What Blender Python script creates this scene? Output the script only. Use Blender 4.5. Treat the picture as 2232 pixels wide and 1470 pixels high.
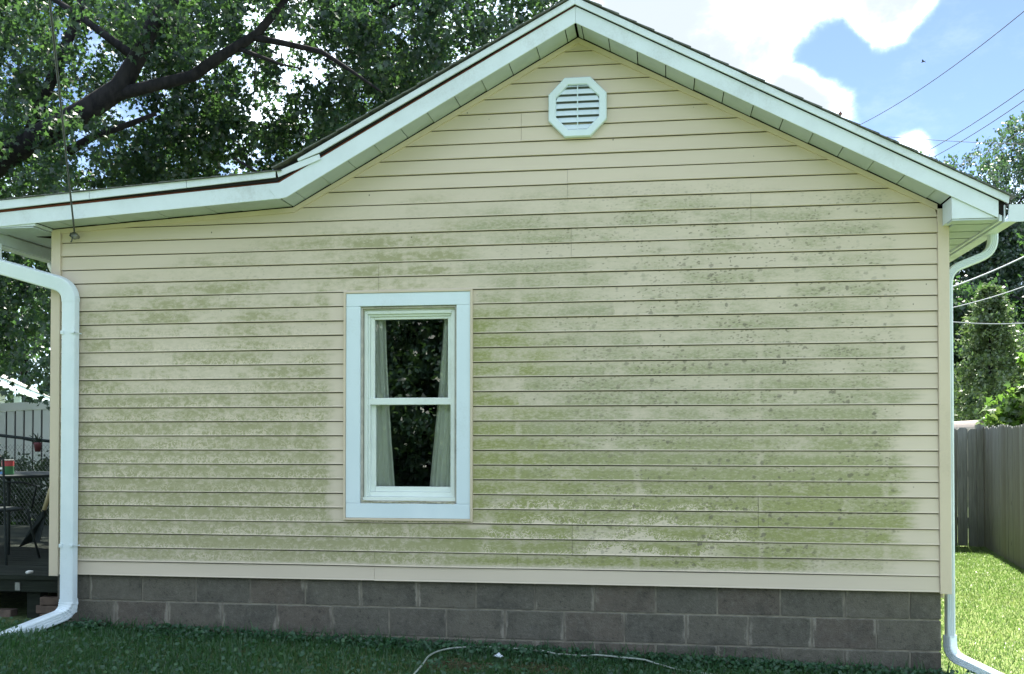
import bpy, math, random
import numpy as np

# ------------------------------------------------------------------ camera, world, sun, exposure
for o in list(bpy.data.objects):
    bpy.data.objects.remove(o)
SC = bpy.context.scene
COL = SC.collection
R = math.radians
rng = np.random.default_rng(7)
random.seed(7)

YAW, PITCH = R(8.26), R(1.0)
FPX, CXP, CYP = 2233.0, 1116.0, 957 - 2233.0 * math.tan(R(1.0))
CAM = np.array([0.0, -7.0, 1.5])
cam = bpy.data.cameras.new('camera')
cam_o = bpy.data.objects.new('camera', cam)
COL.objects.link(cam_o)
cam_o.location = CAM
cam_o.rotation_euler = (R(90) + PITCH, 0, YAW)
cam.sensor_fit = 'HORIZONTAL'
cam.sensor_width = 36
cam.lens = 36 * FPX / 2232
cam.shift_y = (CYP - 735) / 2232
cam.clip_end = 2000
SC.camera = cam_o

SUN_AZ, SUN_EL = R(13), R(61)          # azimuth measured from +Y (behind the house) towards +X
SUN_STRENGTH, SKY_STRENGTH, EXPOSURE = 5.0, 0.05, 2.3

SC.view_settings.view_transform = 'Standard'
SC.view_settings.look = 'None'
SC.view_settings.gamma = 1
SC.view_settings.use_curve_mapping = False
SC.view_settings.exposure = EXPOSURE

sun = bpy.data.lights.new('sun', 'SUN')
sun.energy = SUN_STRENGTH
sun.angle = R(0.55)
sun.color = (1.0, 0.95, 0.86)
sun_o = bpy.data.objects.new('sun', sun)
COL.objects.link(sun_o)
sun_o.location = (6, 20, 30)
sun_o.rotation_euler = (R(90) - SUN_EL, 0, math.pi - SUN_AZ)


# ------------------------------------------------------------------ node helper
class G:
    """small expression layer over a node tree"""
    def __init__(self, nt):
        self.nt = nt
    def n(self, t, **kw):
        nd = self.nt.nodes.new(t)
        for k, v in kw.items():
            setattr(nd, k, v)
        return nd
    def put(self, sock, v):
        if isinstance(v, S):
            self.nt.links.new(v.s, sock)
        elif isinstance(v, (tuple, list)):
            v = tuple(v)
            if len(sock.default_value) == 4 and len(v) == 3:
                v = v + (1.0,)
            sock.default_value = v
        else:
            sock.default_value = v
    def m(self, op, a, b=None, c=None, clamp=False):
        nd = self.n('ShaderNodeMath', operation=op, use_clamp=clamp)
        self.put(nd.inputs[0], a)
        if b is not None:
            self.put(nd.inputs[1], b)
        if c is not None:
            self.put(nd.inputs[2], c)
        return S(self, nd.outputs[0])
    def smooth(self, v, lo, hi, a=0.0, b=1.0, lin=False):
        nd = self.n('ShaderNodeMapRange', interpolation_type='LINEAR' if lin else 'SMOOTHSTEP', clamp=True)
        self.put(nd.inputs[0], v)
        self.put(nd.inputs[1], lo)
        self.put(nd.inputs[2], hi)
        self.put(nd.inputs[3], a)
        self.put(nd.inputs[4], b)
        return S(self, nd.outputs[0])
    def xyz(self, x, y, z):
        nd = self.n('ShaderNodeCombineXYZ')
        for i, v in enumerate((x, y, z)):
            self.put(nd.inputs[i], v)
        return S(self, nd.outputs[0])
    def sep(self, v):
        nd = self.n('ShaderNodeSeparateXYZ')
        self.put(nd.inputs[0], v)
        return [S(self, nd.outputs[i]) for i in range(3)]
    def noise(self, v, scale, detail=3.0, rough=0.5, dist=0.0):
        nd = self.n('ShaderNodeTexNoise')
        self.put(nd.inputs['Vector'], v)
        self.put(nd.inputs['Scale'], scale)
        self.put(nd.inputs['Detail'], detail)
        self.put(nd.inputs['Roughness'], rough)
        self.put(nd.inputs['Distortion'], dist)
        return S(self, nd.outputs[0])
    def white(self, v):
        nd = self.n('ShaderNodeTexWhiteNoise', noise_dimensions='3D')
        self.put(nd.inputs['Vector'], v)
        return S(self, nd.outputs['Value'])
    def voro(self, v, scale, feat='F1', rnd=1.0):
        nd = self.n('ShaderNodeTexVoronoi', feature=feat)
        self.put(nd.inputs['Vector'], v)
        self.put(nd.inputs['Scale'], scale)
        if 'Randomness' in nd.inputs:
            self.put(nd.inputs['Randomness'], rnd)
        c = None
        if feat == 'F1':
            sp = self.n('ShaderNodeSeparateColor')
            self.nt.links.new(nd.outputs['Color'], sp.inputs[0])
            c = S(self, sp.outputs[0])
        return S(self, nd.outputs['Distance']), c
    def mix(self, f, a, b):
        nd = self.n('ShaderNodeMix', data_type='RGBA')
        self.put(nd.inputs[0], f)
        self.put(nd.inputs[6], a)
        self.put(nd.inputs[7], b)
        return S(self, nd.outputs[2])
    def pos(self):
        return S(self, self.n('ShaderNodeNewGeometry').outputs['Position'])
    def obj(self):
        return S(self, self.n('ShaderNodeTexCoord').outputs['Object'])
    def rand(self):
        return S(self, self.n('ShaderNodeObjectInfo').outputs['Random'])
    def attr(self, name):
        return S(self, self.n('ShaderNodeAttribute', attribute_name=name).outputs['Fac'])
    def bump(self, h, strength=0.3, dist=0.01):
        nd = self.n('ShaderNodeBump')
        self.put(nd.inputs['Height'], h)
        nd.inputs['Strength'].default_value = strength
        nd.inputs['Distance'].default_value = dist
        return S(self, nd.outputs[0])


class S:
    def __init__(self, g, s):
        self.g, self.s = g, s
    def __add__(self, o): return self.g.m('ADD', self, o)
    __radd__ = __add__
    def __mul__(self, o): return self.g.m('MULTIPLY', self, o)
    __rmul__ = __mul__
    def __sub__(self, o): return self.g.m('SUBTRACT', self, o)
    def __rsub__(self, o): return self.g.m('SUBTRACT', o, self)
    def abs(self): return self.g.m('ABSOLUTE', self)
    def floor(self): return self.g.m('FLOOR', self)


# ------------------------------------------------------------------ sky: Nishita plus clouds by direction
W = bpy.data.worlds.new('World')
SC.world = W
W.use_nodes = True
nt = W.node_tree
nt.nodes.clear()
g = G(nt)
sky = g.n('ShaderNodeTexSky', sky_type='NISHITA')
sky.sun_disc = False
sky.sun_elevation = SUN_EL
sky.sun_rotation = SUN_AZ
sky.air_density = 0.65
sky.dust_density = 0.25
sky.ozone_density = 2.5
d = S(g, g.n('ShaderNodeTexCoord').outputs['Generated'])


def direction(az, el):
    return (math.sin(R(az)) * math.cos(R(el)), math.cos(R(az)) * math.cos(R(el)), math.sin(R(el)))


def bump_at(az, el, rad, amp):
    nd = g.n('ShaderNodeVectorMath', operation='DOT_PRODUCT')
    g.put(nd.inputs[0], d)
    nd.inputs[1].default_value = direction(az, el)
    return g.smooth(S(g, nd.outputs['Value']), math.cos(R(rad)), 1.0, 0.0, amp, lin=True)


dx, dy, dz = g.sep(d)
cv = g.xyz(dx, dy, dz * 1.35)
n1 = g.noise(cv, 8.5, 10.0, 0.62, 0.15)
n1 = n1 + (g.noise(cv, 2.2, 2.0, 0.5) - 0.5) * 0.5 + (g.noise(cv, 30.0, 6.0, 0.7) - 0.5) * 0.16
n1 = n1 + bump_at(2.2, 22.3, 8.5, 0.40) + bump_at(8.5, 17.0, 2.9, 0.62) + bump_at(12.3, 21.2, 2.4, 0.50) + bump_at(13.2, 14.6, 1.7, 0.62) + bump_at(16.9, 15.7, 1.6, 0.38)
n1 = n1 - bump_at(13.0, 17.2, 5.5, 0.48) - bump_at(19.0, 19.0, 6.0, 0.48) - bump_at(8.9, 19.7, 2.2, 0.50)
mask = g.smooth(n1, 0.27, 0.70)
mask = mask * mask * mask
inner = g.smooth(n1 + (g.noise(cv, 9.0, 4.0, 0.5) - 0.5) * 0.35, 0.60, 0.96)
inner = 1.0 - (1.0 - inner) * (1.0 - inner) * (1.0 - inner)
wisp = g.smooth(g.noise(g.xyz(dx, dy, dz * 2.0), 11.0, 6.0, 0.65), 0.52, 0.8, 0.0, 0.12)
cloud_col = g.mix(inner, (15.6, 18.0, 19.9), (3.5, 3.9, 4.2))
skyc = g.mix(wisp, S(g, sky.outputs[0]), (6.5, 7.2, 8.0))
final = g.mix(mask, skyc, cloud_col)
bg = g.n('ShaderNodeBackground')
bg.inputs['Strength'].default_value = SKY_STRENGTH
g.put(bg.inputs['Color'], final)
out = g.n('ShaderNodeOutputWorld')
nt.links.new(bg.outputs[0], out.inputs[0])


# ------------------------------------------------------------------ measured points: photo pixel -> metres on a known plane
_r = np.array([math.cos(YAW), math.sin(YAW), 0])
_f = np.array([-math.sin(YAW) * math.cos(PITCH), math.cos(YAW) * math.cos(PITCH), math.sin(PITCH)])
_u = np.array([math.sin(YAW) * math.sin(PITCH), -math.cos(YAW) * math.sin(PITCH), math.cos(PITCH)])


def _ray(x, y):
    return _f + (x - CXP) / FPX * _r - (y - CYP) / FPX * _u


def at(x, y, Y):
    q = _ray(x, y)
    return CAM + (Y - CAM[1]) / q[1] * q


def atz(x, y, Z):
    q = _ray(x, y)
    return CAM + (Z - CAM[2]) / q[2] * q


# ------------------------------------------------------------------ materials
def mat(name):
    m = bpy.data.materials.new(name)
    m.use_nodes = True
    m.node_tree.nodes.clear()
    return m, G(m.node_tree)


def finish(g, shader):
    o = g.n('ShaderNodeOutputMaterial')
    g.nt.links.new(shader, o.inputs[0])


def principled(g, color, rough=0.5, spec=0.5, metal=0.0, normal=None):
    p = g.n('ShaderNodeBsdfPrincipled')
    g.put(p.inputs['Base Color'], color)
    g.put(p.inputs['Roughness'], rough)
    g.put(p.inputs['Metallic'], metal)
    g.put(p.inputs['Specular IOR Level'], spec)
    if normal is not None:
        g.put(p.inputs['Normal'], normal)
    return p.outputs[0]


def simple(name, c1, c2=None, scale=8.0, rough=0.5, spec=0.4, metal=0.0, bump=0.0, dirt=None, dirt_amt=0.35, stretch=(1, 1, 1), rnd=0.0):
    m, g = mat(name)
    p = g.pos()
    x, y, z = g.sep(p)
    v = g.xyz(x * stretch[0], y * stretch[1], z * stretch[2])
    n = g.noise(v, scale, 5.0, 0.6)
    col = g.mix(g.smooth(n, 0.3, 0.7), c1, c2 if c2 else tuple(k * 0.88 for k in c1))
    if dirt:
        dn = g.noise(g.xyz(x, y, z * 0.7), 2.3, 7.0, 0.66)
        fine = g.noise(p, 70.0, 3.0, 0.6)
        col = g.mix(g.smooth(dn + (fine - 0.5) * 0.28, 0.50, 0.80, 0.0, dirt_amt), col, dirt)
    if rnd:
        rr = g.rand()
        col = g.mix(rr * rnd, col, tuple(k * 0.55 for k in c1))
    nrm = g.bump(n, bump, 0.01) if bump else None
    finish(g, principled(g, col, rough, spec, metal, nrm))
    return m


M = {}
WHITE = (0.69, 0.765, 0.82)
M['white'] = simple('white_aluminium', WHITE, (0.63, 0.70, 0.75), 5.0, 0.42, 0.45, dirt=(0.32, 0.34, 0.32), dirt_amt=0.42)
M['casing'] = simple('casing_paint', (0.70, 0.80, 0.87), (0.655, 0.76, 0.83), 4.0, 0.4, 0.4, dirt=(0.38, 0.42, 0.41), dirt_amt=0.32, stretch=(1, 1, 0.3))
M['spout'] = simple('spout_aluminium', (0.72, 0.80, 0.85), (0.67, 0.76, 0.81), 6.0, 0.34, 0.5, dirt=(0.40, 0.43, 0.40), dirt_amt=0.35)
M['vinyl_frame'] = simple('window_vinyl', (0.76, 0.82, 0.79), (0.72, 0.78, 0.75), 9.0, 0.35, 0.45, dirt=(0.35, 0.34, 0.28), dirt_amt=0.35)
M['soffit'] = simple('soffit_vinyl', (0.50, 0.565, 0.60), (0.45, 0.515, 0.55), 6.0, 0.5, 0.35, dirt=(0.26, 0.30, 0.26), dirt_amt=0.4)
M['trim'] = simple('beige_trim', (0.635, 0.54, 0.42), (0.595, 0.505, 0.395), 4.0, 0.45, 0.4, dirt=(0.40, 0.33, 0.24), dirt_amt=0.35, stretch=(1, 1, 0.4))
M['rust'] = simple('redbrown_wood', (0.24, 0.075, 0.050), (0.15, 0.05, 0.035), 30.0, 0.8, 0.2)
M['dark'] = simple('dark_void', (0.022, 0.020, 0.019), None, 10.0, 0.9, 0.1)
M['shingle'] = simple('asphalt_shingle', (0.17, 0.18, 0.17), (0.09, 0.095, 0.09), 60.0, 0.95, 0.2, bump=0.5)
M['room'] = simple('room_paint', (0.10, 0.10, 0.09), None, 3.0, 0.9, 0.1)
M['wire'] = simple('black_cable', (0.055, 0.06, 0.065), (0.08, 0.085, 0.09), 30.0, 0.6, 0.3)
M['wire_pale'] = simple('pale_cable', (0.26, 0.28, 0.30), (0.2, 0.21, 0.22), 30.0, 0.45, 0.5)
M['metal'] = simple('grey_metal', (0.30, 0.31, 0.30), (0.2, 0.2, 0.19), 40.0, 0.5, 0.5, metal=0.6)
M['iron'] = simple('dark_iron', (0.014, 0.020, 0.021), (0.024, 0.032, 0.031), 30.0, 0.72, 0.18)
M['oldwood'] = simple('weathered_shaded_deck', (0.034, 0.040, 0.032), (0.018, 0.022, 0.018), 10.0, 0.95, 0.03, bump=0.3, stretch=(0.25, 3, 3), rnd=0.5)  # weathered wood, darkened further for the tree shade over the deck
M['handle'] = simple('ash_handle', (0.50, 0.43, 0.26), (0.40, 0.34, 0.2), 14.0, 0.6, 0.3, stretch=(1, 1, 0.3))
M['hose'] = simple('pale_hose', (0.34, 0.38, 0.34), (0.24, 0.28, 0.24), 20.0, 0.4, 0.4, dirt=(0.25, 0.28, 0.2))
M['petal'] = simple('pale_petal', (0.62, 0.67, 0.74), (0.5, 0.56, 0.62), 30.0, 0.6, 0.2)
M['red'] = simple('red_print', (0.40, 0.05, 0.06), None, 20.0, 0.4, 0.5)
M['thatch'] = simple('dry_thatch', (0.12, 0.10, 0.06), (0.07, 0.06, 0.035), 20.0, 0.9, 0.1)
M['caulk'] = simple('old_caulk', (0.55, 0.53, 0.40), (0.25, 0.24, 0.16), 40.0, 0.8, 0.2)
M['reveal'] = simple('grimy_reveal', (0.56, 0.53, 0.46), (0.40, 0.38, 0.34), 14.0, 0.7, 0.2, dirt=(0.10, 0.09, 0.08), dirt_amt=0.85)
M['pot_red'] = simple('pot_red', (0.10, 0.025, 0.03), None, 20.0, 0.5, 0.3)
M['vent_dark'] = simple('vent_gap_shade', (0.15, 0.17, 0.175), None, 20.0, 0.8, 0.2)  # grey backing whose colour sets the shade in the louvre gaps
M['green_print'] = simple('green_print', (0.03, 0.16, 0.06), None, 20.0, 0.4, 0.5)
M['blue_print'] = simple('blue_print', (0.10, 0.28, 0.55), None, 20.0, 0.4, 0.5)
M['pale_roof'] = simple('pale_shingle', (0.62, 0.60, 0.58), (0.50, 0.49, 0.47), 7.0, 0.9, 0.2, stretch=(0.4, 0.4, 9))
M['pvc'] = simple('pvc_fence', (0.84, 0.87, 0.82), (0.78, 0.82, 0.76), 3.0, 0.45, 0.4)
M['siding2'] = simple('pale_siding', (0.58, 0.58, 0.53), None, 3.0, 0.5, 0.4)
M['stone'] = simple('old_brick', (0.20, 0.15, 0.12), (0.12, 0.095, 0.08), 18.0, 0.95, 0.1, bump=0.6, rnd=0.5)
M['trailer'] = simple('trailer_paint', (0.20, 0.165, 0.14), None, 3.0, 0.5, 0.4)
M['roof_red'] = simple('brown_shingle', (0.20, 0.13, 0.11), (0.14, 0.09, 0.08), 30.0, 0.9, 0.2)
M['bird'] = simple('dark_feather', (0.04, 0.04, 0.045), None, 30.0, 0.8, 0.2)
M['knob'] = simple('brown_porcelain', (0.16, 0.07, 0.05), None, 30.0, 0.3, 0.5)
M['lamp_white'] = simple('lamp_white', (0.72, 0.74, 0.72), None, 20.0, 0.4, 0.4)
M['bark'] = simple('maple_bark', (0.028, 0.026, 0.029), (0.013, 0.013, 0.016), 12.0, 0.95, 0.1, bump=0.9, stretch=(1, 1, 0.35))


def siding_material():
    m, g = mat('vinyl_siding_algae')
    X, Y, Z = g.sep(g.pos())
    u = (Z - 0.507) * (1 / 0.1017)
    idx = u.floor()
    t = u - idx
    r1 = g.white(g.xyz(idx, 3.3, 1.1))
    r2 = g.white(g.xyz(idx, 8.7, 4.2))
    # clean vinyl, faintly weathered
    base = g.mix(g.smooth(g.noise(g.xyz(X * 0.7, idx * 3.7, t * 0.3), 1.3, 4.0, 0.6), 0.3, 0.7), (0.645, 0.556, 0.448), (0.602, 0.520, 0.418))
    base = g.mix(r1 * 0.25, base, (0.575, 0.488, 0.38))
    # where the algae film grows on the wall
    dxm = X + 0.3
    top = 3.34 - dxm * dxm * 0.047
    warp = (g.noise(g.xyz(X, idx * 2.1, 0.0), 1.1, 3.0, 0.6) - 0.5) * 0.5
    reg = g.smooth(top - Z + warp, -0.02, 0.32)
    reg = reg * g.smooth(Z, 0.60, 0.66)
    edge_r = 1.60 + (r2 - 0.5) * 0.22 + (g.noise(g.xyz(X * 0.0, idx * 1.7, t * 1.4), 3.0, 2.0) - 0.5) * 0.2
    reg = reg * (1.0 - g.smooth(X - edge_r, -0.10, 0.06))
    low_r = g.smooth(0.85 - Z, -0.1, 0.2) * g.smooth(X, 0.6, 1.3)
    reg = reg * (1.0 - low_r * 0.55)
    # clean border left and right of the window casing
    wz = g.smooth(Z, 0.86, 0.95) * (1.0 - g.smooth(Z, 2.52, 2.58))
    jit = (g.noise(g.xyz(X * 2.0, idx * 3.1, t), 2.5, 3.0) - 0.5) * 0.12
    gapl = g.smooth(X + jit, -2.38, -2.27) * (1.0 - g.smooth(X, -2.2, -2.19))
    gapr = g.smooth(X, -1.31, -1.30) * (1.0 - g.smooth(X + jit, -1.27, -1.245))
    below = g.smooth(1.0 - Z, 0.0, 0.05) * g.smooth(Z, 0.84, 0.92) * g.smooth(X, -1.35, -1.3) * (1.0 - g.smooth(X + jit * 1.5, -1.20, -1.12))
    reg = reg * (1.0 - g.m('MAXIMUM', gapl * wz, gapr * wz)) * (1.0 - below)
    # pale vertical breaks over the studs, every row differently
    stud = g.m('PINGPONG', X + 0.16 + (g.noise(g.xyz(X, Z, 0.0), 4.0, 2.0) - 0.5) * 0.09, 0.405)
    breaks = (1.0 - g.smooth(stud, 0.008, 0.035)) * g.smooth(g.white(g.xyz((X * 1.234).floor(), idx, 2.0)), 0.45, 0.6)
    # patchwork: every row is cut in lengths of different growth
    wob = (g.noise(g.xyz(X, Z, 3.0), 6.0, 4.0, 0.65) - 0.5) * 0.22
    cell = (X * 1.3 + r1 * 17.0 + wob).floor()
    pc = g.white(g.xyz(cell, idx, 5.0))
    cell2 = (X * 3.7 + r2 * 23.0 + wob * 2.0).floor()
    pc2 = g.white(g.xyz(cell2, idx, 9.0))
    low = g.smooth(1.75 - Z, -0.7, 0.9)
    film = g.noise(g.xyz(X * 0.85, idx * 3.1, t * 0.12), 1.9, 6.0, 0.62)
    filmv = g.smooth(film + low * 0.17 + (pc - 0.5) * 0.09 + (pc2 - 0.5) * 0.05 + (g.noise(g.xyz(X * 0.9, idx * 2.3, t * 0.4), 7.0, 5.0, 0.7) - 0.5) * 0.35, 0.37, 0.63)
    vert = 1.0 - g.smooth(t + (film - 0.5) * 1.1, 0.50, 1.0) * 0.55
    lip = g.smooth(t + (g.noise(g.xyz(X * 1.0, idx, 0.0), 16.0, 3.0) - 0.5) * 0.07, 0.02, 0.075)
    grain = g.noise(g.xyz(X * 0.45, idx * 0.31, Z), 80.0, 4.0, 0.7)
    mottl = g.noise(g.xyz(X * 0.8, Y, Z * 1.3), 26.0, 6.0, 0.72)
    left = 1.0 - g.smooth(X, -1.5, -1.25)
    gm = g.smooth(grain, 0.28, 0.66, 0.45, 1.15)
    gl = g.smooth(mottl, 0.34, 0.62, 0.34, 1.18)
    tex = gm * (1.0 - left) + gl * left
    alpha = reg * (0.16 + 0.84 * filmv) * vert * lip * tex * (0.85 + 0.30 * low) * (1.0 + left * 0.30) * (1.0 - breaks * 0.4)
    alpha = g.m('MINIMUM', alpha, 0.95)
    # green rather than grey beside the window and low on the wall
    near = (1.0 - g.smooth(X + jit * 3.0 + (pc2 - 0.5) * 0.35, -1.15, -0.60)) * g.smooth(X, -1.5, -1.3) * g.smooth(film, 0.28, 0.46)
    near = near * g.smooth(2.55 - Z, 0.0, 0.25) * g.smooth(Z, 0.85, 1.0)
    lowg = g.smooth(1.75 - Z, -0.1, 0.9) * g.smooth(X, -2.9, -0.9)
    green = near * 0.9 + lowg * 0.85 + (g.noise(g.xyz(X, idx, 1.0), 1.4, 2.0) - 0.35) * 0.7
    green = g.m('MAXIMUM', g.m('MINIMUM', green, 1.0), 0.0)
    fcol = g.mix(green, (0.325, 0.322, 0.195), (0.275, 0.288, 0.102))
    fcol = g.mix(left * (1.0 - green * 0.6) * 0.9, fcol, (0.335, 0.316, 0.172))
    near_a = near * lip * g.smooth(t, 0.5, 1.0, 1.0, 0.5) * gm
    alpha = g.m('MINIMUM', g.m('MAXIMUM', alpha, near_a), 0.97)
    col = g.mix(alpha, base, fcol)
    # flaked-off squiggles: clean vinyl again, rising from the foot of the low rows
    rid = (g.noise(g.xyz(X, Y, Z * 1.15), 24.0, 2.5, 0.55, 1.4) - 0.5).abs()
    blob = g.noise(g.xyz(X, Y, Z * 1.2), 21.0, 4.0, 0.6)
    span = g.smooth(X, -1.3, -1.15) * (1.0 - g.smooth(X + (r1 - 0.5) * 0.9, 0.55, 1.0))
    rows = g.smooth(idx, 0.5, 1.5) * (1.0 - g.smooth(idx, 5.5, 6.5)) + g.smooth(idx, 8.5, 9.5) * (1.0 - g.smooth(idx, 9.6, 10.0)) * 0.5
    seg = g.smooth(g.noise(g.xyz(X * 1.0, idx * 7.7, 0.0), 1.9, 2.0), 0.40, 0.62)
    height = seg * (0.85 - (idx - 2.0).abs() * 0.12)
    up = height - t
    flake = g.m('MAXIMUM', g.smooth(up + (blob - 0.5) * 1.5, 0.30, 0.36), (1.0 - g.smooth(rid, 0.022, 0.042)) * g.smooth(up, -0.35, 0.0)) * span * rows
    ridl = (g.noise(g.xyz(X, Y, Z), 31.0, 3.0, 0.6, 0.8) - 0.5).abs()
    flake_l = (1.0 - g.smooth(ridl, 0.03, 0.075)) * (1.0 - g.smooth(t + (blob - 0.5) * 1.1 + (r2 - 0.5) * 0.35, 0.20, 0.75)) * left * reg * g.smooth(2.55 - Z, 0.0, 0.5) * g.smooth(g.noise(g.xyz(X * 1.0, idx * 5.3, 4.0), 2.6, 4.0, 0.65), 0.36, 0.60, 0.3, 1.0)
    flake = g.m('MINIMUM', flake + flake_l * 0.85, 1.0)
    col = g.mix(flake * 0.9, col, (0.68, 0.585, 0.46))
    # mildew spots: small flattened specks in clusters and larger round ones
    wx = (g.noise(g.xyz(X, Y, Z), 45.0, 2.0) - 0.5) * 0.02
    dens = g.smooth(g.noise(g.xyz(X, idx * 4.3, 2.0), 2.4, 3.0, 0.6), 0.36, 0.64, 0.15, 1.0)
    right = g.smooth(X, -1.25, 0.4, 0.12, 1.0) * g.smooth(2.95 - Z, -0.2, 0.5, 0.25, 1.0) * (1.0 - g.smooth(X, 1.5, 1.68)) * reg * lip
    d1, c1 = g.voro(g.xyz(X * 0.55 + wx, idx * 1.3, Z + wx), 62.0)
    sp1 = (1.0 - g.smooth(d1, 0.22, 0.42)) * g.smooth(c1 + filmv * 0.3 + (pc2 - 0.5) * 0.5, 0.58, 0.63) * dens * g.smooth(X, -1.6, 0.0, 0.3, 1.0) * (1.0 - g.smooth(X, 1.5, 1.68)) * reg * lip
    d2, c2 = g.voro(g.xyz(X * 0.85 + wx * 1.4, idx * 1.9, Z + wx * 1.4), 21.0)
    sp2 = (1.0 - g.smooth(d2 + (1.0 - c2) * 0.25, 0.22, 0.38)) * g.smooth(c2, 0.74, 0.78) * right * g.smooth(dens, 0.0, 0.5, 0.3, 1.0)
    d3, c3 = g.voro(g.xyz(X * 0.9 + wx * 1.6, idx * 2.3, Z + wx * 1.6), 8.0)
    sp3 = (1.0 - g.smooth(d3, 0.09, 0.14)) * g.smooth(c3, 0.8, 0.82) * right
    col = g.mix(sp1 * 0.70, col, (0.150, 0.130, 0.085))
    col = g.mix(sp2 * 0.66, col, (0.130, 0.115, 0.080))
    col = g.mix(sp3 * 0.8, col, (0.110, 0.100, 0.07))
    # scattered flecks of debris on every row
    d4, c4 = g.voro(g.xyz(X * 0.8, Y, Z * 0.55), 16.0)
    col = g.mix((1.0 - g.smooth(d4, 0.045, 0.075)) * g.smooth(c4, 0.86, 0.87) * 0.7, col, (0.06, 0.055, 0.04))
    finish(g, principled(g, col, 0.48, 0.35))
    return m


M['siding'] = siding_material()


def block_material():
    m, g = mat('concrete_block')
    ox, oy, oz = g.sep(g.obj())
    p = g.pos()
    X, Y, Z = g.sep(p)
    r = g.rand()
    big = g.noise(p, 5.0, 5.0, 0.65)
    fine = g.noise(p, 130.0, 3.0, 0.7)
    col = g.mix(r, (0.150, 0.138, 0.112), (0.120, 0.113, 0.095))
    col = g.mix(g.smooth(g.white(g.xyz(r * 91.0, 1.0, 1.0)), 0.6, 0.9) * 0.4, col, (0.140, 0.105, 0.088))
    col = g.mix(g.smooth(big, 0.42, 0.72) * 0.5, col, (0.062, 0.062, 0.056))
    mid = g.noise(p, 28.0, 5.0, 0.75)
    col = g.mix(g.smooth(mid, 0.48, 0.68) * 0.55, col, (0.19, 0.18, 0.155))
    col = g.mix(g.smooth(mid, 0.30, 0.44, 0.75, 0.0), col, (0.050, 0.050, 0.045))
    col = g.mix(g.smooth(fine, 0.55, 0.8) * 0.5, col, (0.20, 0.195, 0.17))
    col = g.mix(g.smooth(fine, 0.25, 0.4, 0.5, 0.0), col, (0.045, 0.045, 0.042))
    # mortar smeared over the ends and along the top edge
    sm = g.noise(g.xyz(X * 3.0, Y, Z * 0.9), 9.0, 5.0, 0.7)
    e = ox.abs() + (sm - 0.5) * 0.10
    end = g.smooth(e, 0.180, 0.203) * g.smooth(g.noise(g.xyz(X * 2.0, 0.0, Z * 2.0), 1.7, 2.0), 0.42, 0.58)
    e2 = oz.abs() + (sm - 0.5) * 0.05
    col = g.mix(end * 0.85, col, (0.31, 0.285, 0.24))
    col = g.mix(g.smooth(e2, 0.092, 0.10) * 0.5, col, (0.21, 0.21, 0.185))
    blot = g.smooth(g.noise(g.xyz(X, Y, Z), 3.1, 7.0, 0.72), 0.62, 0.75)
    col = g.mix(blot * 0.3, col, (0.25, 0.26, 0.25))
    foot_dark = g.smooth(0.12 - Z, -0.1, 0.25) * g.smooth(big, 0.4, 0.65)  # darker, greener patches towards the ground
    col = g.mix(foot_dark * 0.5, col, (0.035, 0.045, 0.03))
    finish(g, principled(g, col, 0.95, 0.15, 0.0, g.bump(fine + g.noise(p, 45.0, 4.0, 0.7) * 1.2, 0.9, 0.006)))
    return m


M['block'] = block_material()
M['mortar'] = simple('mortar', (0.29, 0.265, 0.215), (0.17, 0.155, 0.13), 14.0, 0.95, 0.1, bump=0.4)


def glass_material():
    m, g = mat('window_glass')
    fr = g.n('ShaderNodeFresnel')
    fr.inputs['IOR'].default_value = 1.55
    tr = g.n('ShaderNodeBsdfTransparent')
    tr.inputs[0].default_value = (0.94, 0.97, 0.96, 1)
    gl = g.n('ShaderNodeBsdfGlossy')
    gl.inputs['Roughness'].default_value = 0.0
    gl.inputs[0].default_value = (1, 1, 1, 1)
    wav = g.noise(g.pos(), 5.0, 2.0)
    g.put(gl.inputs['Normal'], g.bump(wav, 0.015, 0.01))
    mx = g.n('ShaderNodeMixShader')
    k = S(g, fr.outputs[0]) * 1.9 + 0.01
    g.put(mx.inputs[0], k)
    g.nt.links.new(tr.outputs[0], mx.inputs[1])
    g.nt.links.new(gl.outputs[0], mx.inputs[2])
    finish(g, mx.outputs[0])
    return m


M['glass'] = glass_material()


def leaf_material(name, dark, light, trans=0.45, gloss=0.06, yellow=(0.16, 0.20, 0.03)):
    m, g = mat(name)
    r = g.attr('rnd')
    col = g.mix(r, dark, light)
    col = g.mix(g.smooth(r, 0.86, 1.0, 0.0, 0.6), col, yellow)
    df = g.n('ShaderNodeBsdfDiffuse')
    g.put(df.inputs[0], col)
    tl = g.n('ShaderNodeBsdfTranslucent')
    g.put(tl.inputs[0], g.mix(0.4, col, (0.14, 0.30, 0.045)))
    mx = g.n('ShaderNodeMixShader')
    mx.inputs[0].default_value = trans
    g.nt.links.new(df.outputs[0], mx.inputs[1])
    g.nt.links.new(tl.outputs[0], mx.inputs[2])
    gl = g.n('ShaderNodeBsdfGlossy')
    gl.inputs['Roughness'].default_value = 0.42
    m2 = g.n('ShaderNodeMixShader')
    m2.inputs[0].default_value = gloss
    g.nt.links.new(mx.outputs[0], m2.inputs[1])
    g.nt.links.new(gl.outputs[0], m2.inputs[2])
    finish(g, m2.outputs[0])
    return m


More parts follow.
